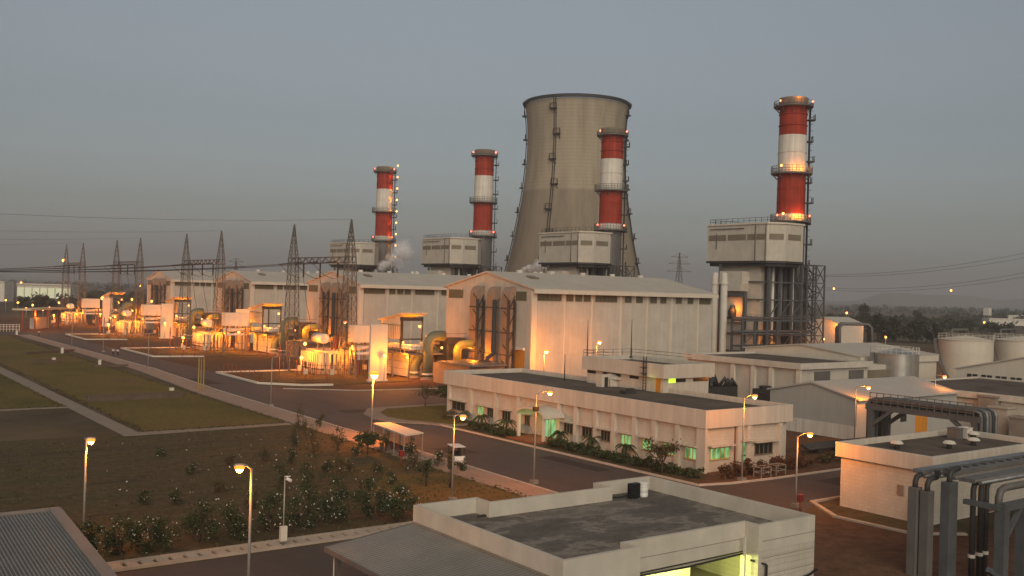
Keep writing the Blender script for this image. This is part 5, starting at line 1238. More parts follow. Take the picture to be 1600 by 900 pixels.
for bx, by, tx, ty, lab in ((423, 635, 424, 560, 'unlit slender roadside pole nearest the office'), (231, 577, 231, 530, 'unlit slender roadside pole, second along the road'), (161, 550, 161, 517, 'unlit slender roadside pole, third along the road'), (112, 543, 112, 513, 'unlit slender roadside pole, farthest along the road')):
    x, y = G(bx, by); street_lamp((x, y), 6.6, (x+0.8, y+0.3, 6.7), lab, lit=False, rad=0.06)
# lamps among the far bays and in the distance
FL = [(9, 469, 440, 'leftmost'), (28, 473, 420, 'second from the left'), (41, 483, 400, 'large one third from the left'), (51, 477, 410, 'fourth from the left'), (67, 487, 400, 'fifth, low'), (77, 481, 400, 'sixth'), (92, 473, 420, 'right of the far trees'), (121, 488, 390, 'beside the farthest transformer'), (146, 477, 380, 'beside the farthest filter house'), (160, 466, 380, 'largest above the farthest bay'), (172, 497, 330, 'beside the third transformer'), (185, 473, 370, 'small one near the third filter house'), (206, 468, 340, 'on the third filter house'), (219, 447, 600, 'high one left of the farthest hall'), (255, 507, 300, 'before the third bay slab'), (273, 507, 300, 'right of the third bay slab'), (237, 471, 330, 'at the foot of the farthest hall gable')]
for px, py, D, w in FL:
    x, y, z = at_depth(px, py, D); z = max(z, 3.5); r = thing('distant_lamp', f'distant orange lamp, {w}', 'lamp', (x, y, 0), 'distant orange lamps')
    big = 0.62 if 'large' in w else 0.4
    MB().tube([(x, y, 0), (x, y, z)], 0.08, 6).build('pole', 'pole_paint', r); MB().ball((x, y, z), big, 10).build('bulb', 'sodium', r); light((x, y, z+0.7), 260, r, SODIUM, 0.3)
RL = [(1303, 451, 900, 'right of the nearest boiler on the horizon'), (1486, 454, 900, 'lone on the right horizon'), (1323, 489, 520, 'above the arched pipe rack'), (1298, 500, 420, 'left of the arched pipe rack'), (1361, 518, 330, 'on the arched pipe rack end'), (1384, 527, 330, 'above the long shed roof'), (1287, 530, 300, 'at the left end of the long shed'), (1538, 504, 700, 'among the far houses at the right'), (99, 407, 600, 'on the farthest gantry mast'), (33, 442, 800, 'above the far lit building')]
for px, py, D, w in RL:
    x, y, z = at_depth(px, py, D); r = thing('distant_lamp', f'distant orange lamp, {w}', 'lamp', (x, y, 0), 'distant orange lamps')
    MB().tube([(x, y, 0), (x, y, z)], 0.1, 6).build('pole', 'pole_paint', r); MB().ball((x, y, z), 0.0011*D*(1.3 if px == 99 else 1), 10).build('bulb', 'sodium', r); light((x, y, z+1.2), 250, r, SODIUM, 0.4)
# camera pole with cabinet
x, y = G(442, 856); r = thing('camera_pole', 'thin white camera pole with cabinet by the near road', 'camera pole', (x, y, 0))
MB().tube([(x, y, 0), (x, y, 4.6)], 0.045, 8).build('pole', 'pole_paint', r); MB().box(x-0.22, x+0.22, y-0.15, y+0.15, 0.45, 1.4).build('cabinet', 'pipe_white', r, bevel=0.02)
c = MB().tube([(x+0.05, y-0.1, 4.5), (x+0.35, y-0.25, 4.3)], 0.11, 10).build('camera', 'white_plastic', r); MB().bar((x, y, 4.6), (x+0.3, y-0.2, 4.62), 0.05).build('bracket', 'white_plastic', c)
# red hydrant posts
for px, py, lab in ((627, 727, 'red hydrant box on a post beside the shelter'), (1250, 800, 'red hydrant post by the side road lamp')):
    x, y = G(px, py); r = thing('hydrant', lab, 'hydrant', (x, y, 0), 'red hydrants'); MB().tube([(x, y, 0), (x, y, 1.0)], 0.09, 8).build('post', 'rust', r); MB().box(x-0.25, x+0.25, y-0.15, y+0.15, 0.85, 1.4).build('cabinet', 'red_box', r, bevel=0.03)
# ------------------------------------------------------------------ shelter, cart, people, posts, low walls
c = [G(583, 662, 2.35), G(607, 660, 2.35), G(662, 677, 2.35), G(633, 681, 2.35)]
r = thing('shelter', 'open flat roofed shelter on thin posts beside the road', 'shelter', (53, 95, 0))
MB().prism([(p[0], p[1]) for p in c], 2.3, 2.42).build('roof', 'trim', r)
cc = [Vector((*p, 0)) for p in c]
for P, Q in ((cc[0], cc[3]), (cc[1], cc[2])):
    for t in (0.03, 0.36, 0.68, 0.97): q = P.lerp(Q, t); MB().bar((q.x, q.y, 0), (q.x, q.y, 2.3), 0.09).build('post', 'pole_paint', r)
m0 = (cc[0]+cc[1])/2; m1 = (cc[2]+cc[3])/2
for k in range(3):
    p = m0.lerp(m1, 0.3+0.22*k); b = MB(); d = (m1-m0).normalized()
    b.bar(p-d*0.9+Vector((0, 0, 0.45)), p+d*0.9+Vector((0, 0, 0.45)), 0.45, 0.06); b.bar(p-d*0.9+Vector((-0.22, 0, 0.75)), p+d*0.9+Vector((-0.22, 0, 0.75)), 0.05, 0.35)
    for e in (-0.8, 0.8): q = p+d*e; b.bar(q, q+Vector((0, 0, 0.45)), 0.3, 0.06)
    b.build('bench', 'rust' if k == 1 else 'steel_dark', label=['dark bench under the shelter, far end', 'reddish bench in the middle of the shelter', 'dark bench under the shelter, near end'][k], cat='bench', group='benches under the shelter')
def cart(x, y, ang):
    r = thing('golf_cart', 'white golf cart with flat roof on the road beside the lamp post', 'golf cart', (x, y, 0)); ca, sa = math.cos(ang), math.sin(ang)
    def T(b): b.v = [(x+p[0]*ca-p[1]*sa, y+p[0]*sa+p[1]*ca, p[2]) for p in b.v]; return b
    b = MB(); b.extrude([(-1.15, 0.35), (-1.1, 0.62), (-0.3, 0.62), (-0.25, 0.42), (0.55, 0.42), (0.75, 0.95), (0.9, 0.98), (1.2, 0.7), (1.22, 0.35)][::-1], lambda u, v, w: (u, w, v), -0.58, 0.58); T(b).build('body', 'white_plastic', r, bevel=0.05)
    T(MB().box(-1.15, 0.85, -0.6, 0.6, 1.78, 1.86)).build('roof', 'white_plastic', r, bevel=0.03)
    for u, w in ((-0.95, -.52), (-0.95, .52), (0.75, -.52), (0.75, .52)): T(MB().bar((u, w, 0.62), (u*0.95, w, 1.8), 0.05)).build('post', 'black_plastic', r)
    T(MB().bar((0.72, 0, 1.0), (0.68, 0, 1.75), 1.0, 0.02)).build('windscreen', 'glass_dark', r)
    s = T(MB().box(-0.75, -0.25, -0.5, 0.5, 0.62, 0.78)).build('seat', 'black_plastic', r); T(MB().box(-0.85, -0.72, -0.5, 0.5, 0.7, 1.2)).build('backrest', 'black_plastic', r)
    for u in (-0.72, 0.78):
        for w in (-0.5, 0.5): wh = T(MB().tube([(u, w-0.09, 0.25), (u, w+0.09, 0.25)], 0.25, 16)).build('wheel', 'rubber', r); T(MB().tube([(u, w-0.1, 0.25), (u, w+0.1, 0.25)], 0.12, 10)).build('rim', 'white_plastic', wh)
    for w in (-0.4, 0.4): T(MB().tube([(1.16, w, 0.72), (1.22, w, 0.7)], 0.08, 8)).build('headlight', 'pipe_white', r)
    T(MB().tube([(0.55, -0.25, 0.9), (0.3, -0.25, 1.1)], 0.03, 6).tube([(0.3+0.05*math.cos(a), -0.25+0.17*math.sin(a), 1.1+0.14*math.cos(a)) for a in np.linspace(0, 2*PI, 11)], 0.02, 5)).build('steering_wheel', 'black_plastic', r)
x, y = G(713, 726); cart(x, y, -PI/2-0.25)
# people: skeleton grown into one skin
def skin(name, vs, es, rad, m, parent, sub=1, root=0):
    me = bpy.data.meshes.new(name); me.from_pydata(vs, es, []); o = bpy.data.objects.new(name, me); col.objects.link(o); o.parent = parent
    sm = o.modifiers.new('skin', 'SKIN'); sm.use_smooth_shade = True
    for k, rr_ in enumerate(rad): me.skin_vertices[0].data[k].radius = (rr_ if isinstance(rr_, tuple) else (rr_, rr_))
    me.skin_vertices[0].data[root].use_root = True
    ss = o.modifiers.new('sub', 'SUBSURF'); ss.levels = sub; ss.render_levels = sub
    me.materials.append(MATS[m]); return o
def person(x, y, ang, label, shirt='shirt', stride=0.18):
    r = thing('person', label, 'person', (x, y, 0), 'people walking on the road'); r.rotation_euler = (0, 0, ang); s = stride
    vs = [(0, 0, 0.95), (0, 0, 1.15), (0, 0, 1.38), (0, 0, 1.48), (0.01, 0, 1.55), (0.02, 0, 1.64), (0.01, 0, 1.73),
          (0, 0.10, 0.90), (s*0.5, 0.10, 0.5), (s, 0.10, 0.08), (s+0.16, 0.11, 0.04), (0, -0.10, 0.90), (-s*0.3, -0.10, 0.5), (-s, -0.10, 0.09), (-s+0.15, -0.11, 0.04),
          (0, 0.19, 1.40), (-0.05, 0.24, 1.12), (0.03, 0.25, 0.88), (0.06, 0.25, 0.79), (0, -0.19, 1.40), (0.06, -0.24, 1.12), (0.14, -0.25, 0.9), (0.17, -0.25, 0.81)]
    es = [(0, 1), (1, 2), (2, 3), (3, 4), (4, 5), (5, 6), (0, 7), (7, 8), (8, 9), (9, 10), (0, 11), (11, 12), (12, 13), (13, 14), (2, 15), (15, 16), (16, 17), (17, 18), (2, 19), (19, 20), (20, 21), (21, 22)]
    rd = [(.13, .11), (.13, .10), (.15, .10), .06, .065, .095, .07, .09, .065, .045, .035, .09, .065, .045, .035, .055, .045, .035, .03, .055, .045, .035, .03]
    b = skin('body', vs, es, rd, 'skin', r)
    skin('shirt', [vs[0], vs[1], vs[2], vs[15], vs[16], vs[19], vs[20]], [(0, 1), (1, 2), (2, 3), (3, 4), (2, 5), (5, 6)], [(.15, .13), (.15, .12), (.165, .12), .075, .065, .075, .065], shirt, b)
    skin('trousers', [(0, 0, 0.98)]+[vs[k] for k in (7, 8, 9, 11, 12, 13)], [(0, 1), (1, 2), (2, 3), (0, 4), (4, 5), (5, 6)], [(.15, .13), .105, .085, .07, .105, .085, .07], 'trousers', b)
    skin('hair', [(-0.02, 0, 1.66), (0.0, 0, 1.75)], [(0, 1)], [.10, .075], 'hair', b)
    return r
x, y = G(177, 556); person(x, y, -1.9, 'person in white shirt walking on the road, left of a pair')
x, y = G(184, 556.5); person(x, y, -1.7, 'person in white shirt walking on the road, right of a pair', stride=0.12)
x, y = G(61, 525.5); person(x, y, -1.5, 'person in pale shirt walking alone far along the road')
x, y = G(133, 553); 
for px, py, lab in ((155.5, 572, 'white marker block at the lawn edge, nearer one'), (97, 552, 'white marker block at the lawn edge, farther one'), (26, 523, 'white marker block beside the road end')):
    x, y = G(px, py); b = MB().box(x-0.26, x+0.26, y-0.22, y+0.22, 0, 1.15); b.box(x-0.31, x+0.31, y-0.27, y+0.27, 1.15, 1.24); tag(b.build('marker_block', 'white_paint', bevel=0.03), lab, 'marker', 'white marker blocks')
for (a, c2, h, lab) in (((135, 628), (285, 621), 0.75, 'long low brown wall across the near lawn'), ((53, 568), (92, 566.5), 0.7, 'short low brown wall on the far lawn'), ((38, 554), (115, 549), 0.4, 'low grey slab wall beyond the short brown wall'), ((145, 574), (200, 573), 0.35, 'low rubble wall by the nearer marker block')):
    p, q = G(*a), G(*c2); b = MB(); b.bar((p[0], p[1], h/2), (q[0], q[1], h/2), 0.7, h); b.bar((p[0], p[1], h+0.05), (q[0], q[1], h+0.05), 0.8, 0.1); tag(b.build('low_wall', 'brown_wall', bevel=0.03), lab, 'low wall', 'low walls on the lawns')
for px, py, lab in ((268, 610, 'white lamp block on the near lawn wall'), (84, 562, 'white lamp block on the far lawn wall')):
    x, y = G(px, py, 0.85); b = MB().box(x-0.3, x+0.3, y-0.2, y+0.2, 0.85, 1.2); b.box(x-0.34, x+0.34, y-0.24, y+0.24, 1.2, 1.25); tag(b.build('wall_lamp', 'white_paint'), lab, 'wall lamp', 'white blocks on the lawn walls')
# small railings before the office corner
for k, (px, py) in enumerate(((1197, 747), (1220, 743))):
    x, y = G(px, py); b = MB()
    for z in (0.5, 1.0): b.bar((x-0.7, y, z), (x+0.7, y, z), 0.06); b.bar((x-0.7, y+0.9, z), (x+0.7, y+0.9, z), 0.06)
    for dx in (-0.7, 0.7):
        for dy in (0, 0.9): b.bar((x+dx, y+dy, 0), (x+dx, y+dy, 1.0), 0.06)
        for z in (0.5, 1.0): b.bar((x+dx, y, z), (x+dx, y+0.9, z), 0.06)
    tag(b.build('guard_rail', 'pole_paint'), ['left small pipe guard rail by the office corner kerb', 'right small pipe guard rail by the office corner kerb'][k], 'guard rail', 'guard rails by the office')
# ================================================================== PLANTS
rng = random.Random(11)
def bush(x, y, h, w, label, m='leaf', n=520, fl=26, leaf=0.16, group='flowering bushes', name='flowering_bush', cl=12):
    r = thing(name, label, 'bush', (x, y, 0), group)
    MB().leaves((x, y, h*0.56), (w/2, w/2, h*0.5), n, leaf, cl, 0, rng, fl, 1).build('foliage', [m, 'petal'], r)
    b = MB()
    for k in range(4):
        a = rng.uniform(0, 6.3); b.tube([(x, y, 0), (x+0.2*math.cos(a)*w, y+0.2*math.sin(a)*w, h*0.45), (x+0.33*math.cos(a)*w, y+0.33*math.sin(a)*w, h*0.8)], [0.05, 0.035, 0.015], 5)
    b.build('stem', 'bark', r)
BP = [(140, 862, 1.6, 1.8), (188, 868, 2.0, 2.0), (244, 862, 2.2, 2.8), (309, 848, 2.6, 2.5), (370, 842, 2.4, 2.4), (426, 832, 2.6, 2.6), (482, 822, 3.0, 2.7), (530, 818, 3.1, 2.7), (578, 812, 2.9, 2.8), (629, 816, 2.4, 2.6)]
ordn = ['leftmost', 'second from the left', 'third from the left', 'fourth from the left', 'fifth from the left', 'sixth from the left', 'seventh from the left', 'eighth from the left', 'ninth from the left', 'rightmost']
for k, (px, py, h, w) in enumerate(BP):
    x, y = G(px, py); bush(x, y, h, w, f'dense white flowering bush in the row along the near road, {ordn[k]}', n=2600, fl=110, leaf=0.085)
SPP = [(470, 690, 3.9, 1.5), (500, 669, 1.6, 1.1), (458, 705, 2.2, 1.3), (491, 708, 2.4, 1.5), (527, 705, 2.2, 1.4), (557, 711, 1.5, 1.3), (416, 722, 1.4, 1.5), (440, 768, 2.6, 1.4), (482, 765, 2.8, 1.5), (530, 765, 2.6, 1.3), (602, 708, 2.0, 1.2), (641, 714, 1.8, 1.2), (644, 733, 1.5, 1.7), (683, 731, 1.5, 1.3), (722, 737, 1.3, 0.9), (545, 740, 1.2, 1.0), (590, 742, 1.1, 1.0), (612, 757, 1.0, 0.9), (360, 730, 1.1, 1.0), (300, 742, 1.0, 1.0), (250, 715, 0.9, 0.9), (345, 770, 1.2, 1.1), (275, 790, 1.2, 1.2), (225, 790, 1.0, 1.1), (395, 795, 1.3, 1.1), (455, 725, 1.4, 1.0), (512, 738, 1.3, 1.1), (570, 775, 1.2, 1.0)]
SDESC = ['tallest, at the pavement edge', 'dark, at the pavement edge', 'in the orange lit soil, left', 'in the orange lit soil, middle', 'in the orange lit soil, right', 'left of the shelter', 'low and wide, left of the orange soil', 'beside the camera pole top', 'right of the camera pole', 'in the middle of the garden', 'before the left end of the shelter', 'before the right end of the shelter', 'low and wide, below the shelter', 'right of the small tree', 'beside the golf cart', 'low, left of the dry grass', 'low, between shelter and bushes', 'tiny, at the dry grass edge', 'small, right of the left lamp', 'small, in bare soil at the left', 'tiny, below the low walls', 'small, near the turned lamp', 'small, behind the third bush', 'small, behind the second bush', 'small, behind the fifth bush', 'thin, above the camera pole', 'thin, below the orange soil', 'small, behind the ninth bush']
for k, (px, py, h, w) in enumerate(SPP):
    x, y = G(px, py); bush(x, y, h, w, f'sparse sapling shrub, {SDESC[k]}', 'leaf' if k % 3 else 'leaf_dry', int(320+150*h), 14 if k > 4 else 5, 0.085, 'sapling shrubs in the garden', 'sapling_shrub', 9)
def small_tree(px, py, h, w, label, n=900, m='leaf', bare=0.4, leaf=0.17):
    x, y = G(px, py); r = thing('small_tree', label, 'tree', (x, y, 0), 'small trees')
    b = MB(); b.tube([(x, y, 0), (x+0.05, y, h*bare), (x, y+0.05, h*0.7)], [0.09, 0.07, 0.03], 7)
    for k in range(6):
        a = k*1.05+rng.random(); b.tube([(x, y, h*bare*0.9), (x+0.25*w*math.cos(a), y+0.25*w*math.sin(a), h*0.65), (x+0.42*w*math.cos(a), y+0.42*w*math.sin(a), h*0.82)], [0.045, 0.03, 0.012], 5)
    b.build('trunk', 'bark', r); MB().leaves((x, y, h*0.72), (w/2, w/2, h*0.28), n, leaf, 14, 0, rng).build('crown', m, r)
small_tree(574, 711, 2.4, 2.3, 'small round tree left of the shelter', 900)
small_tree(666, 760, 2.2, 1.6, 'thin young tree in the dry grass below the shelter', 260, 'leaf', 0.55)
small_tree(664, 636, 3.0, 3.6, 'spreading sparse tree on the kerbed island', 420, 'leaf_dry', 0.4)
small_tree(1034, 742, 3.6, 3.2, 'loose tree before the right end of the office', 700, 'leaf_dry', 0.3)
small_tree(700, 640, 3.4, 3.4, 'dark bushy tree at the left corner of the office', 1100, 'leaf', 0.2)
small_tree(703, 762, 3.2, 0.8, 'slim dark sapling tied beside the lamp post', 120, 'leaf_dry', 0.6)
PN = ['leftmost by the office', 'second, left of the porch', 'right beside the porch', 'fourth, right of the porch', 'rightmost before the green windows', 'in front of the left lamp']
for k, (px, py, h) in enumerate(((752, 668, 2.6), (791, 679, 2.8), (874, 695, 2.4), (925, 702, 2.2), (978, 716, 2.2), (724, 662, 2.4))):
    x, y = G(px, py); r = thing('palm', f'small palm in the office bed, {PN[k]}', 'palm', (x, y, 0), 'small palms by the office')
    MB().tube([(x, y, 0), (x, y, h*0.55)], [0.16, 0.11], 8).build('trunk', 'bark', r); b = MB()
    for j in range(13):
        a = j*2.4; L = rng.uniform(1.0, 1.45); up = rng.uniform(0.1, 0.8); pts = []
        for q in range(6): u = q/5; pts.append(Vector((x+math.cos(a)*L*u, y+math.sin(a)*L*u, h*0.55+up*u*1.6-1.5*u*u*0.8)))
        s = Vector((-math.sin(a), math.cos(a), 0))
        for q in range(5):
            for e in (-1, 1):
                w = 0.26*(1-q/6); i = b.add((pts[q], pts[q+1], pts[q+1]+s*e*w-Vector((0, 0, 0.12)), pts[q]+s*e*w-Vector((0, 0, 0.12)))); b.face((i, i+1, i+2, i+3))
    b.build('fronds', 'leaf', r)
def hedge(name, label, p, q, w, h, n, m, leaf=0.15):
    b = MB(); P, Q = Vector((*p, 0)), Vector((*q, 0)); N = max(2, int((Q-P).length/1.2))
    for k in range(N):
        c = P.lerp(Q, (k+0.5)/N); b.leaves((c.x, c.y, h*0.5*rng.uniform(0.8, 1.2)), (w/2, w/2, h*0.5), n//N, leaf, 6, 0, rng)
    tag(b.build(name, m), label, 'hedge', 'hedges round the office')
hedge('hedge', 'low green hedge before the left part of the office', (68.0, 99.5), (67.8, 90.3), 2.0, 1.0, 2200, 'leaf')
hedge('hedge', 'long low green hedge before the office, right of the porch', (68.2, 84.5), (68.6, 63.0), 2.2, 1.0, 5200, 'leaf')
hedge('hedge', 'reddish shrub hedge round the front corner of the office', (70.5, 61.9), (84, 62.2), 1.8, 1.3, 3600, 'leaf_red')
hedge('hedge', 'dark brush hedge on the kerbed island beside the office', (69, 106), (76, 114), 2.6, 1.1, 1500, 'leaf_dry')
hedge('hedge', 'brown brush hedge at the right end of the office', (86, 62.4), (91.5, 63.4), 1.6, 0.9, 900, 'leaf_dry')
# sparse tufts over the bare garden
b = MB()
for k in range(2600):
    x = rng.uniform(2, 49); y = rng.uniform(61.5, 110); z = rng.uniform(0.02, 0.09); a = rng.uniform(0, 6.3)
    d = Vector((math.cos(a), math.sin(a), 0))*rng.uniform(0.04, 0.14)
    i = b.add((Vector((x, y, 0.0))-d, Vector((x, y, 0.0))+d, Vector((x, y, z*2))+d*0.8, Vector((x, y, z*2))-d*0.6)); b.face((i, i+1, i+2, i+3))
for (ax, ay), (bx, by), n in (((33.0, 112.4), (34.5, 300), 900), ((49.8, 113), (51.3, 300), 900), ((32.5, 112.4), (49, 112.6), 260), ((29.7, 139), (31.0, 300), 500), ((-20, 138.6), (30, 138.6), 300), ((49.6, 62), (50.1, 110), 420), ((2, 61.3), (46, 61.3), 420)):
    for k in range(n):
        u = rng.random(); x = ax+(bx-ax)*u+rng.gauss(0, 0.22); y = ay+(by-ay)*u+rng.gauss(0, 0.22); d = Vector((rng.uniform(-.2, .2), rng.uniform(-.2, .2), 0)); z = rng.uniform(0.06, 0.2)
        i = b.add((Vector((x, y, 0))-d, Vector((x, y, 0))+d, Vector((x, y, z))+d*0.7, Vector((x, y, z))-d*0.7)); b.face((i, i+1, i+2, i+3))
b.build('grass_tufts', 'leaf_dry', label='scattered dry grass tufts over the garden soil and along the path edges', cat='grass', kind='stuff')
b = MB(); 
for k in range(80):
    cxx, cyy = rng.choice([(24, 75), (30, 80), (34, 90), (38, 88), (36, 72), (42, 90), (28, 66)]); x = rng.gauss(cxx, 5); y = rng.gauss(cyy, 6)
    if not (16 < x < 48 and 62 < y < 108): continue
    z = rng.uniform(0.15, 0.8); i = b.add([(x+rng.uniform(-.09, .09), y+rng.uniform(-.09, .09), z+rng.uniform(-.07, .07)) for _ in range(4)]); b.face((i, i+1, i+2, i+3))
b.build('wild_flowers', 'petal', label='pale blossoms scattered over the garden', cat='flowers', kind='stuff')
# far trees
def far_tree(x, y, h, w, label, n=500, grp='far trees'):
    r = thing('tree', label, 'tree', (x, y, 0), grp)
    b = MB(); b.tube([(x, y, 0), (x, y, h*0.5)], [0.35, 0.2], 6)
    for k in range(4): a = k*1.6; b.tube([(x, y, h*0.3), (x+w*0.3*math.cos(a), y+w*0.3*math.sin(a), h*0.7)], [0.18, 0.06], 5)
    b.build('trunk', 'bark', r); MB().leaves((x, y, h*0.6), (w/2, w/2, h*0.42), n, 0.95, 14, 0, rng).build('crown', 'leaf_far', r)
def tree_px(px, py_base, py_top, wpx, D, label, n=500):
    x, y, _ = at_depth(px, py_base, D); _, _, zt = at_depth(px, py_top, D); far_tree(x, y, max(4, zt), wpx*D/FOC, label, n)
for k, (px, top, w, D, lab) in enumerate(((50, 466, 26, 470, 'dark tree left of the clump below the far lit building'), (68, 460, 30, 480, 'tallest dark tree of the clump below the far lit building'), (38, 464, 24, 500, 'leftmost dark tree of the clump below the far lit building'), (80, 468, 20, 470, 'rightmost dark tree of the clump below the far lit building'),
        (1372, 492, 30, 420, 'dark tree left in the clump behind the long shed'), (1400, 500, 40, 410, 'dark tree second in the clump behind the long shed'), (1432, 502, 44, 410, 'dark tree in the middle of the clump behind the long shed'), (1458, 506, 30, 400, 'dark tree right in the clump behind the long shed'), (1350, 480, 20, 560, 'slim dark tree above the arched pipe rack'), (1437, 487, 16, 640, 'slim lone tree in the field beyond the clump'), (1500, 500, 50, 560, 'dark tree behind the left white tank'), (1560, 503, 46, 540, 'dark tree behind the right white tank'), (1470, 494, 40, 600, 'dark tree between the clump and the far houses'), (1330, 495, 30, 480, 'dark tree behind the arched pipe rack'))):
    tree_px(px, 500, top, w, D, lab, 700)
def wood(name, label, arcs, n):
    b = MB()
    for k in range(n):
        a0, a1, d0, d1, h = rng.choice(arcs); px = rng.uniform(a0, a1); D = rng.uniform(d0, d1)
        x, y, _ = at_depth(px, 470, D); hh = h*rng.uniform(0.6, 1.3)
        b.leaves((x, y, hh*0.5), (hh*0.7, hh*0.7, hh*0.5), 46, 1.6, 5, 0, rng)
    b.build(name, 'leaf_far', label=label, cat='woodland', kind='stuff')
wood('woodland', 'hazy belts of trees across the fields at the right', [(1290, 1700, 1300, 1500, 8), (1290, 1700, 1700, 2000, 8), (1480, 1700, 900, 1050, 7), (1290, 1460, 700, 800, 5)], 330)
wood('woodland', 'dark hazy wood beyond the far lit building at the left', [(-60, 330, 900, 1100, 9), (-60, 260, 1500, 1800, 9), (120, 240, 650, 750, 6), (100, 230, 560, 640, 5)], 260)
# far buildings
def far_box(px0, px1, py0, py1, D, label, m='white_paint', lit=None, name='far_building'):
    p = Vector(at_depth(px0, py1, D)); q = Vector(at_depth(px1, py1, D)); _, _, zt = at_depth((px0+px1)/2, py0, D)
    r = thing(name, label, 'building', (p.x, p.y, 0)); d = Vector((q.x-p.x, q.y-p.y, 0)); nrm = Vector((-d.y, d.x, 0)).normalized()*12
    if nrm.dot(Vector((p.x, p.y, 0))) < 0: nrm = -nrm
    poly = [(p.x, p.y), (q.x, q.y), (q.x+nrm.x, q.y+nrm.y), (p.x+nrm.x, p.y+nrm.y)]
    MB().prism(poly, 0, zt).build('wall', m, r); MB().prism([(a-(nrm.x*0.05), c-(nrm.y*0.05)) for a, c in poly], zt, zt+0.8).build('roof', 'trim', r)
    if lit:
        n, z0, z1 = lit; u = -nrm.normalized()*0.15
        for k in range(n):
            a = p+d*(k+0.08)/n+u; c = p+d*(k+0.92)/n+u; b = MB(); b.quad((a.x, a.y, zt*z0), (c.x, c.y, zt*z0), (c.x, c.y, zt*z1), (a.x, a.y, zt*z1)); b.quad((a.x, a.y, zt*z1), (c.x, c.y, zt*z1), (c.x-u.x, c.y-u.y, zt*z1), (a.x-u.x, a.y-u.y, zt*z1)); b.build('window', 'far_lit', r)
    return r
far_box(26, 110, 445.5, 462, 620, 'long lit glass fronted building far away at the left', 'plaster_pale', (7, 0.2, 0.85))
far_box(-20, 7, 441, 453, 640, 'white block at the left picture edge beyond the lit building', 'white_paint')
far_box(1545, 1640, 500, 512, 800, 'long pale house far away at the right edge', 'white_paint')
far_box(1575, 1615, 494, 503, 950, 'small white house above the long pale one', 'white_paint')
far_box(1348, 1362, 497, 501, 760, 'tiny white house in the fields right of the boiler', 'white_paint')
far_box(1470, 1477, 503, 508, 700, 'tiny white hut left of the far lamp', 'white_paint')
x, y, z = at_depth(1543, 486, 900); r = thing('water_tower', 'small pale water tower in the far fields at the right', 'water tower', (x, y, 0))
MB().box(x-2.5, x+2.5, y-2.5, y+2.5, z-4, z+3).build('tank', 'white_paint', r)
for i, j in ((-1, -1), (1, -1), (1, 1), (-1, 1)): MB().bar((x+i*2, y+j*2, 0), (x+i*2, y+j*2, z-4), 0.6).build('leg', 'concrete', r)
# low far field walls and gate at the left road end
for k, (a, c2, lab) in enumerate((((0, 518), (30, 518), 'white rail gate at the left picture edge'), )):
    p, q = G(*a), G(*c2); b = MB()
    for z in (0.7, 1.5, 2.1): b.bar((p[0], p[1], z), (q[0], q[1], z), 0.12)
    for t in np.linspace(0, 1, 7): b.bar((p[0]+(q[0]-p[0])*t, p[1]+(q[1]-p[1])*t, 0), (p[0]+(q[0]-p[0])*t, p[1]+(q[1]-p[1])*t, 2.3), 0.15)
    tag(b.build('rail_gate', 'white_paint'), lab, 'gate')
r = thing('service_shed', 'low open service shed with orange lit beam at the road end', 'shed', (*G(60, 512), 0))
p = Vector((*G(33, 517), 0)); q = Vector((*G(92, 512), 0)); d = q-p
MB().bar(p+Vector((0, 0, 6.6)), q+Vector((0, 0, 6.6)), 6, 0.5).build('roof', 'tank_paint', r)
for t in (0.02, 0.34, 0.66, 0.98): c = p+d*t; MB().bar(c, c+Vector((0, 0, 6.4)), 0.4).build('post', 'rust', r)
MB().bar(p+d*0.25+Vector((1, 3, 2)), p+d*0.6+Vector((1, 3, 2)), 2, 3.6).build('cabin', 'trim', r)
light((p+d*0.5+Vector((-2, -4, 5))), 600, r)
# far pylons
def pylon(px, py_top, D, label, h_over=None):
    x, y, zt = at_depth(px, py_top, D); r = thing('pylon', label, 'pylon', (x, y, 0), 'far pylons')
    b = MB(); lattice_mast(b, x, y, 7, zt*0.7, 2.2, zt, 7, 0.26); s = Vector((_cy, -_sy, 0))
    b.v = [tuple(v) for v in b.v]
    b.build('tower', 'lattice', r); c = Vector((x, y, 0))
    for t, w in ((0.72, 8), (0.83, 7), (0.93, 5.5)):
        b = MB(); b.bar(c-s*w+Vector((0, 0, zt*t)), c+s*w+Vector((0, 0, zt*t)), 0.4, 0.4); b.bar(c-s*w+Vector((0, 0, zt*t)), c+Vector((0, 0, zt*t+2.5)), 0.25); b.bar(c+s*w+Vector((0, 0, zt*t)), c+Vector((0, 0, zt*t+2.5)), 0.25); b.build('crossarm', 'lattice', r)
    return r
pylon(1062, 394, 640, 'far pylon right of the cooling tower above the hall roof')
pylon(369, 404, 700, 'far faint pylon above the third hall roof')
for k, (ya_, yb_, sag) in enumerate(((430, 393, 4), (432, 401, 4), (449, 424, 5), (452, 431, 5))):
    p = Vector(at_depth(1275, ya_, 640)); q = Vector(at_depth(1640, yb_-6, 560)); b = MB(); pts = []
    for j in range(13): u = j/12; c = p.lerp(q, u); pts.append(c-Vector((0, 0, sag*4*u*(1-u))))
    b.tube(pts, 0.085, 4); tag(b.build('overhead_wire', 'steel_dark'), ['topmost', 'second', 'third', 'lowest'][k]+' overhead wire across the sky at the right', 'power line', 'overhead wires')
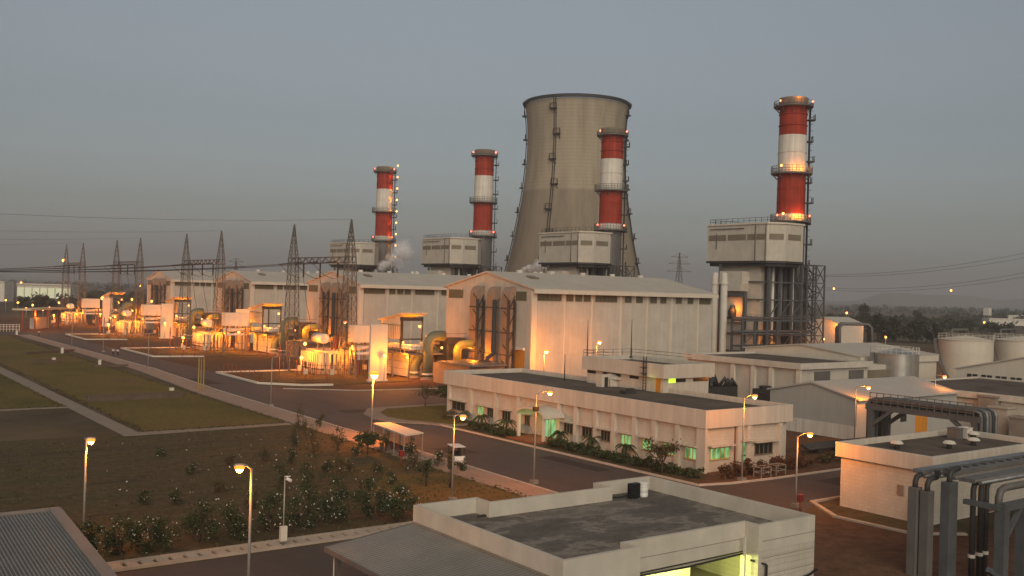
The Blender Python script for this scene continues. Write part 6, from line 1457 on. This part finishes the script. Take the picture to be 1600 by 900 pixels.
# ================================================================== STEAM
def steam(px0, py0, px1, py1, D, r0, r1, label, dens):
    p = Vector(at_depth(px0, py0, D)); q = Vector(at_depth(px1, py1, D)); b = MB(); pts = []; rs = []
    for j in range(12):
        u = j/11; c = p.lerp(q, u)+Vector((0, 0, 0.35*math.sin(u*9))); pts.append(c); rs.append((r0+(r1-r0)*u)*(0.85+0.25*math.sin(j*2.3)))
    rg = random.Random(px0)
    for c, q in zip(pts, rs):
        for _ in range(4): b.ball((c.x+rg.gauss(0, q*0.45), c.y+rg.gauss(0, q*0.45), c.z+rg.gauss(0, q*0.35)), q*rg.uniform(0.5, 0.95), 14)
    m = bpy.data.materials.new('steam_'+str(px0)); m.use_nodes = True; t = m.node_tree; pb = t.nodes['Principled BSDF']; pb.inputs['Base Color'].default_value = (0.85, 0.85, 0.85, 1); pb.inputs['Roughness'].default_value = 1; pb.inputs['Specular IOR Level'].default_value = 0
    n = noise(t, 0.6, 4); mp = t.nodes.new('ShaderNodeMapRange'); mp.inputs[1].default_value = 0.35; mp.inputs[2].default_value = 0.75; mp.inputs[4].default_value = dens
    t.links.new(n.outputs[0], mp.inputs[0]); t.links.new(mp.outputs[0], pb.inputs['Alpha']); MATS[m.name] = m
    b.build('steam', m.name, label=label, cat='steam', kind='stuff')
steam(588, 425, 634, 392, 375, 1.0, 4.0, 'white steam plume drifting beside the farthest chimney', 0.3)
steam(818, 423, 850, 412, 330, 0.9, 2.4, 'thin white steam above the nearest hall roof before the tower', 0.3)

# ================================================================== HAZE, SKY, SUN, CAMERA
b = MB().box(-7800, 7800, -7800, 7800, -3, 140); 
m = bpy.data.materials.new('haze'); m.use_nodes = True; t = m.node_tree; t.nodes.clear()
o = t.nodes.new('ShaderNodeOutputMaterial'); v = t.nodes.new('ShaderNodeVolumePrincipled'); v.inputs['Color'].default_value = (0.78, 0.76, 0.77, 1); v.inputs['Density'].default_value = 0.00030; v.inputs['Anisotropy'].default_value = 0.0
t.links.new(v.outputs[0], o.inputs['Volume']); MATS['haze'] = m
hz = b.build('haze', 'haze', kind='stuff'); hz['label'] = 'thin grey dusk haze lying over the whole plant'
SUN_EL, SUN_AZ = math.radians(2.0), math.radians(36+180-4)       # low in the west, behind the camera
w = bpy.data.worlds.new('World'); sc.world = w; w.use_nodes = True; t = w.node_tree
bg = t.nodes['Background']; sky = t.nodes.new('ShaderNodeTexSky'); sky.sky_type = 'NISHITA'; sky.sun_disc = False
sky.sun_elevation = SUN_EL; sky.sun_rotation = SUN_AZ; sky.dust_density = 1.4; sky.air_density = 1.0; sky.ozone_density = 2.0; sky.altitude = 0
hs = t.nodes.new('ShaderNodeHueSaturation'); hs.inputs['Saturation'].default_value = 0.22; hs.inputs['Hue'].default_value = 0.515
t.links.new(sky.outputs[0], hs.inputs['Color']); t.links.new(mixc(t, 1.0, hs.outputs[0], (0.83, 0.90, 0.96), 'MULTIPLY'), bg.inputs[0]); bg.inputs[1].default_value = 0.15
d = bpy.data.lights.new('sun', 'SUN'); d.energy = 1.1; d.angle = math.radians(50); d.color = (1.0, 0.85, 0.66)
so = bpy.data.objects.new('sun', d); col.objects.link(so)
el = math.radians(31)
sd = Vector((math.sin(SUN_AZ)*math.cos(el), math.cos(SUN_AZ)*math.cos(el), math.sin(el)))
so.rotation_euler = sd.to_track_quat('Z', 'Y').to_euler()
cd_ = bpy.data.cameras.new('camera'); cam = bpy.data.objects.new('camera', cd_); col.objects.link(cam); sc.camera = cam
from mathutils import Matrix
M = Matrix((CR, CU, -CF)).transposed().to_4x4(); M.translation = Vector((0, 0, CAMH)); cam.matrix_world = M
cd_.sensor_width = 36; cd_.lens = 36*FOC/1600; cd_.clip_end = 40000; cd_.clip_start = 0.5
sc.view_settings.view_transform = 'Standard'; sc.view_settings.look = 'None'; sc.view_settings.exposure = 0.82; sc.view_settings.gamma = 1
cy_ = sc.cycles; cy_.max_bounces = 5; cy_.diffuse_bounces = 2; cy_.glossy_bounces = 2; cy_.volume_bounces = 0; cy_.transparent_max_bounces = 40; cy_.use_denoising = True
cy_.volume_step_rate = 4; cy_.use_light_tree = True; cy_.sample_clamp_indirect = 3
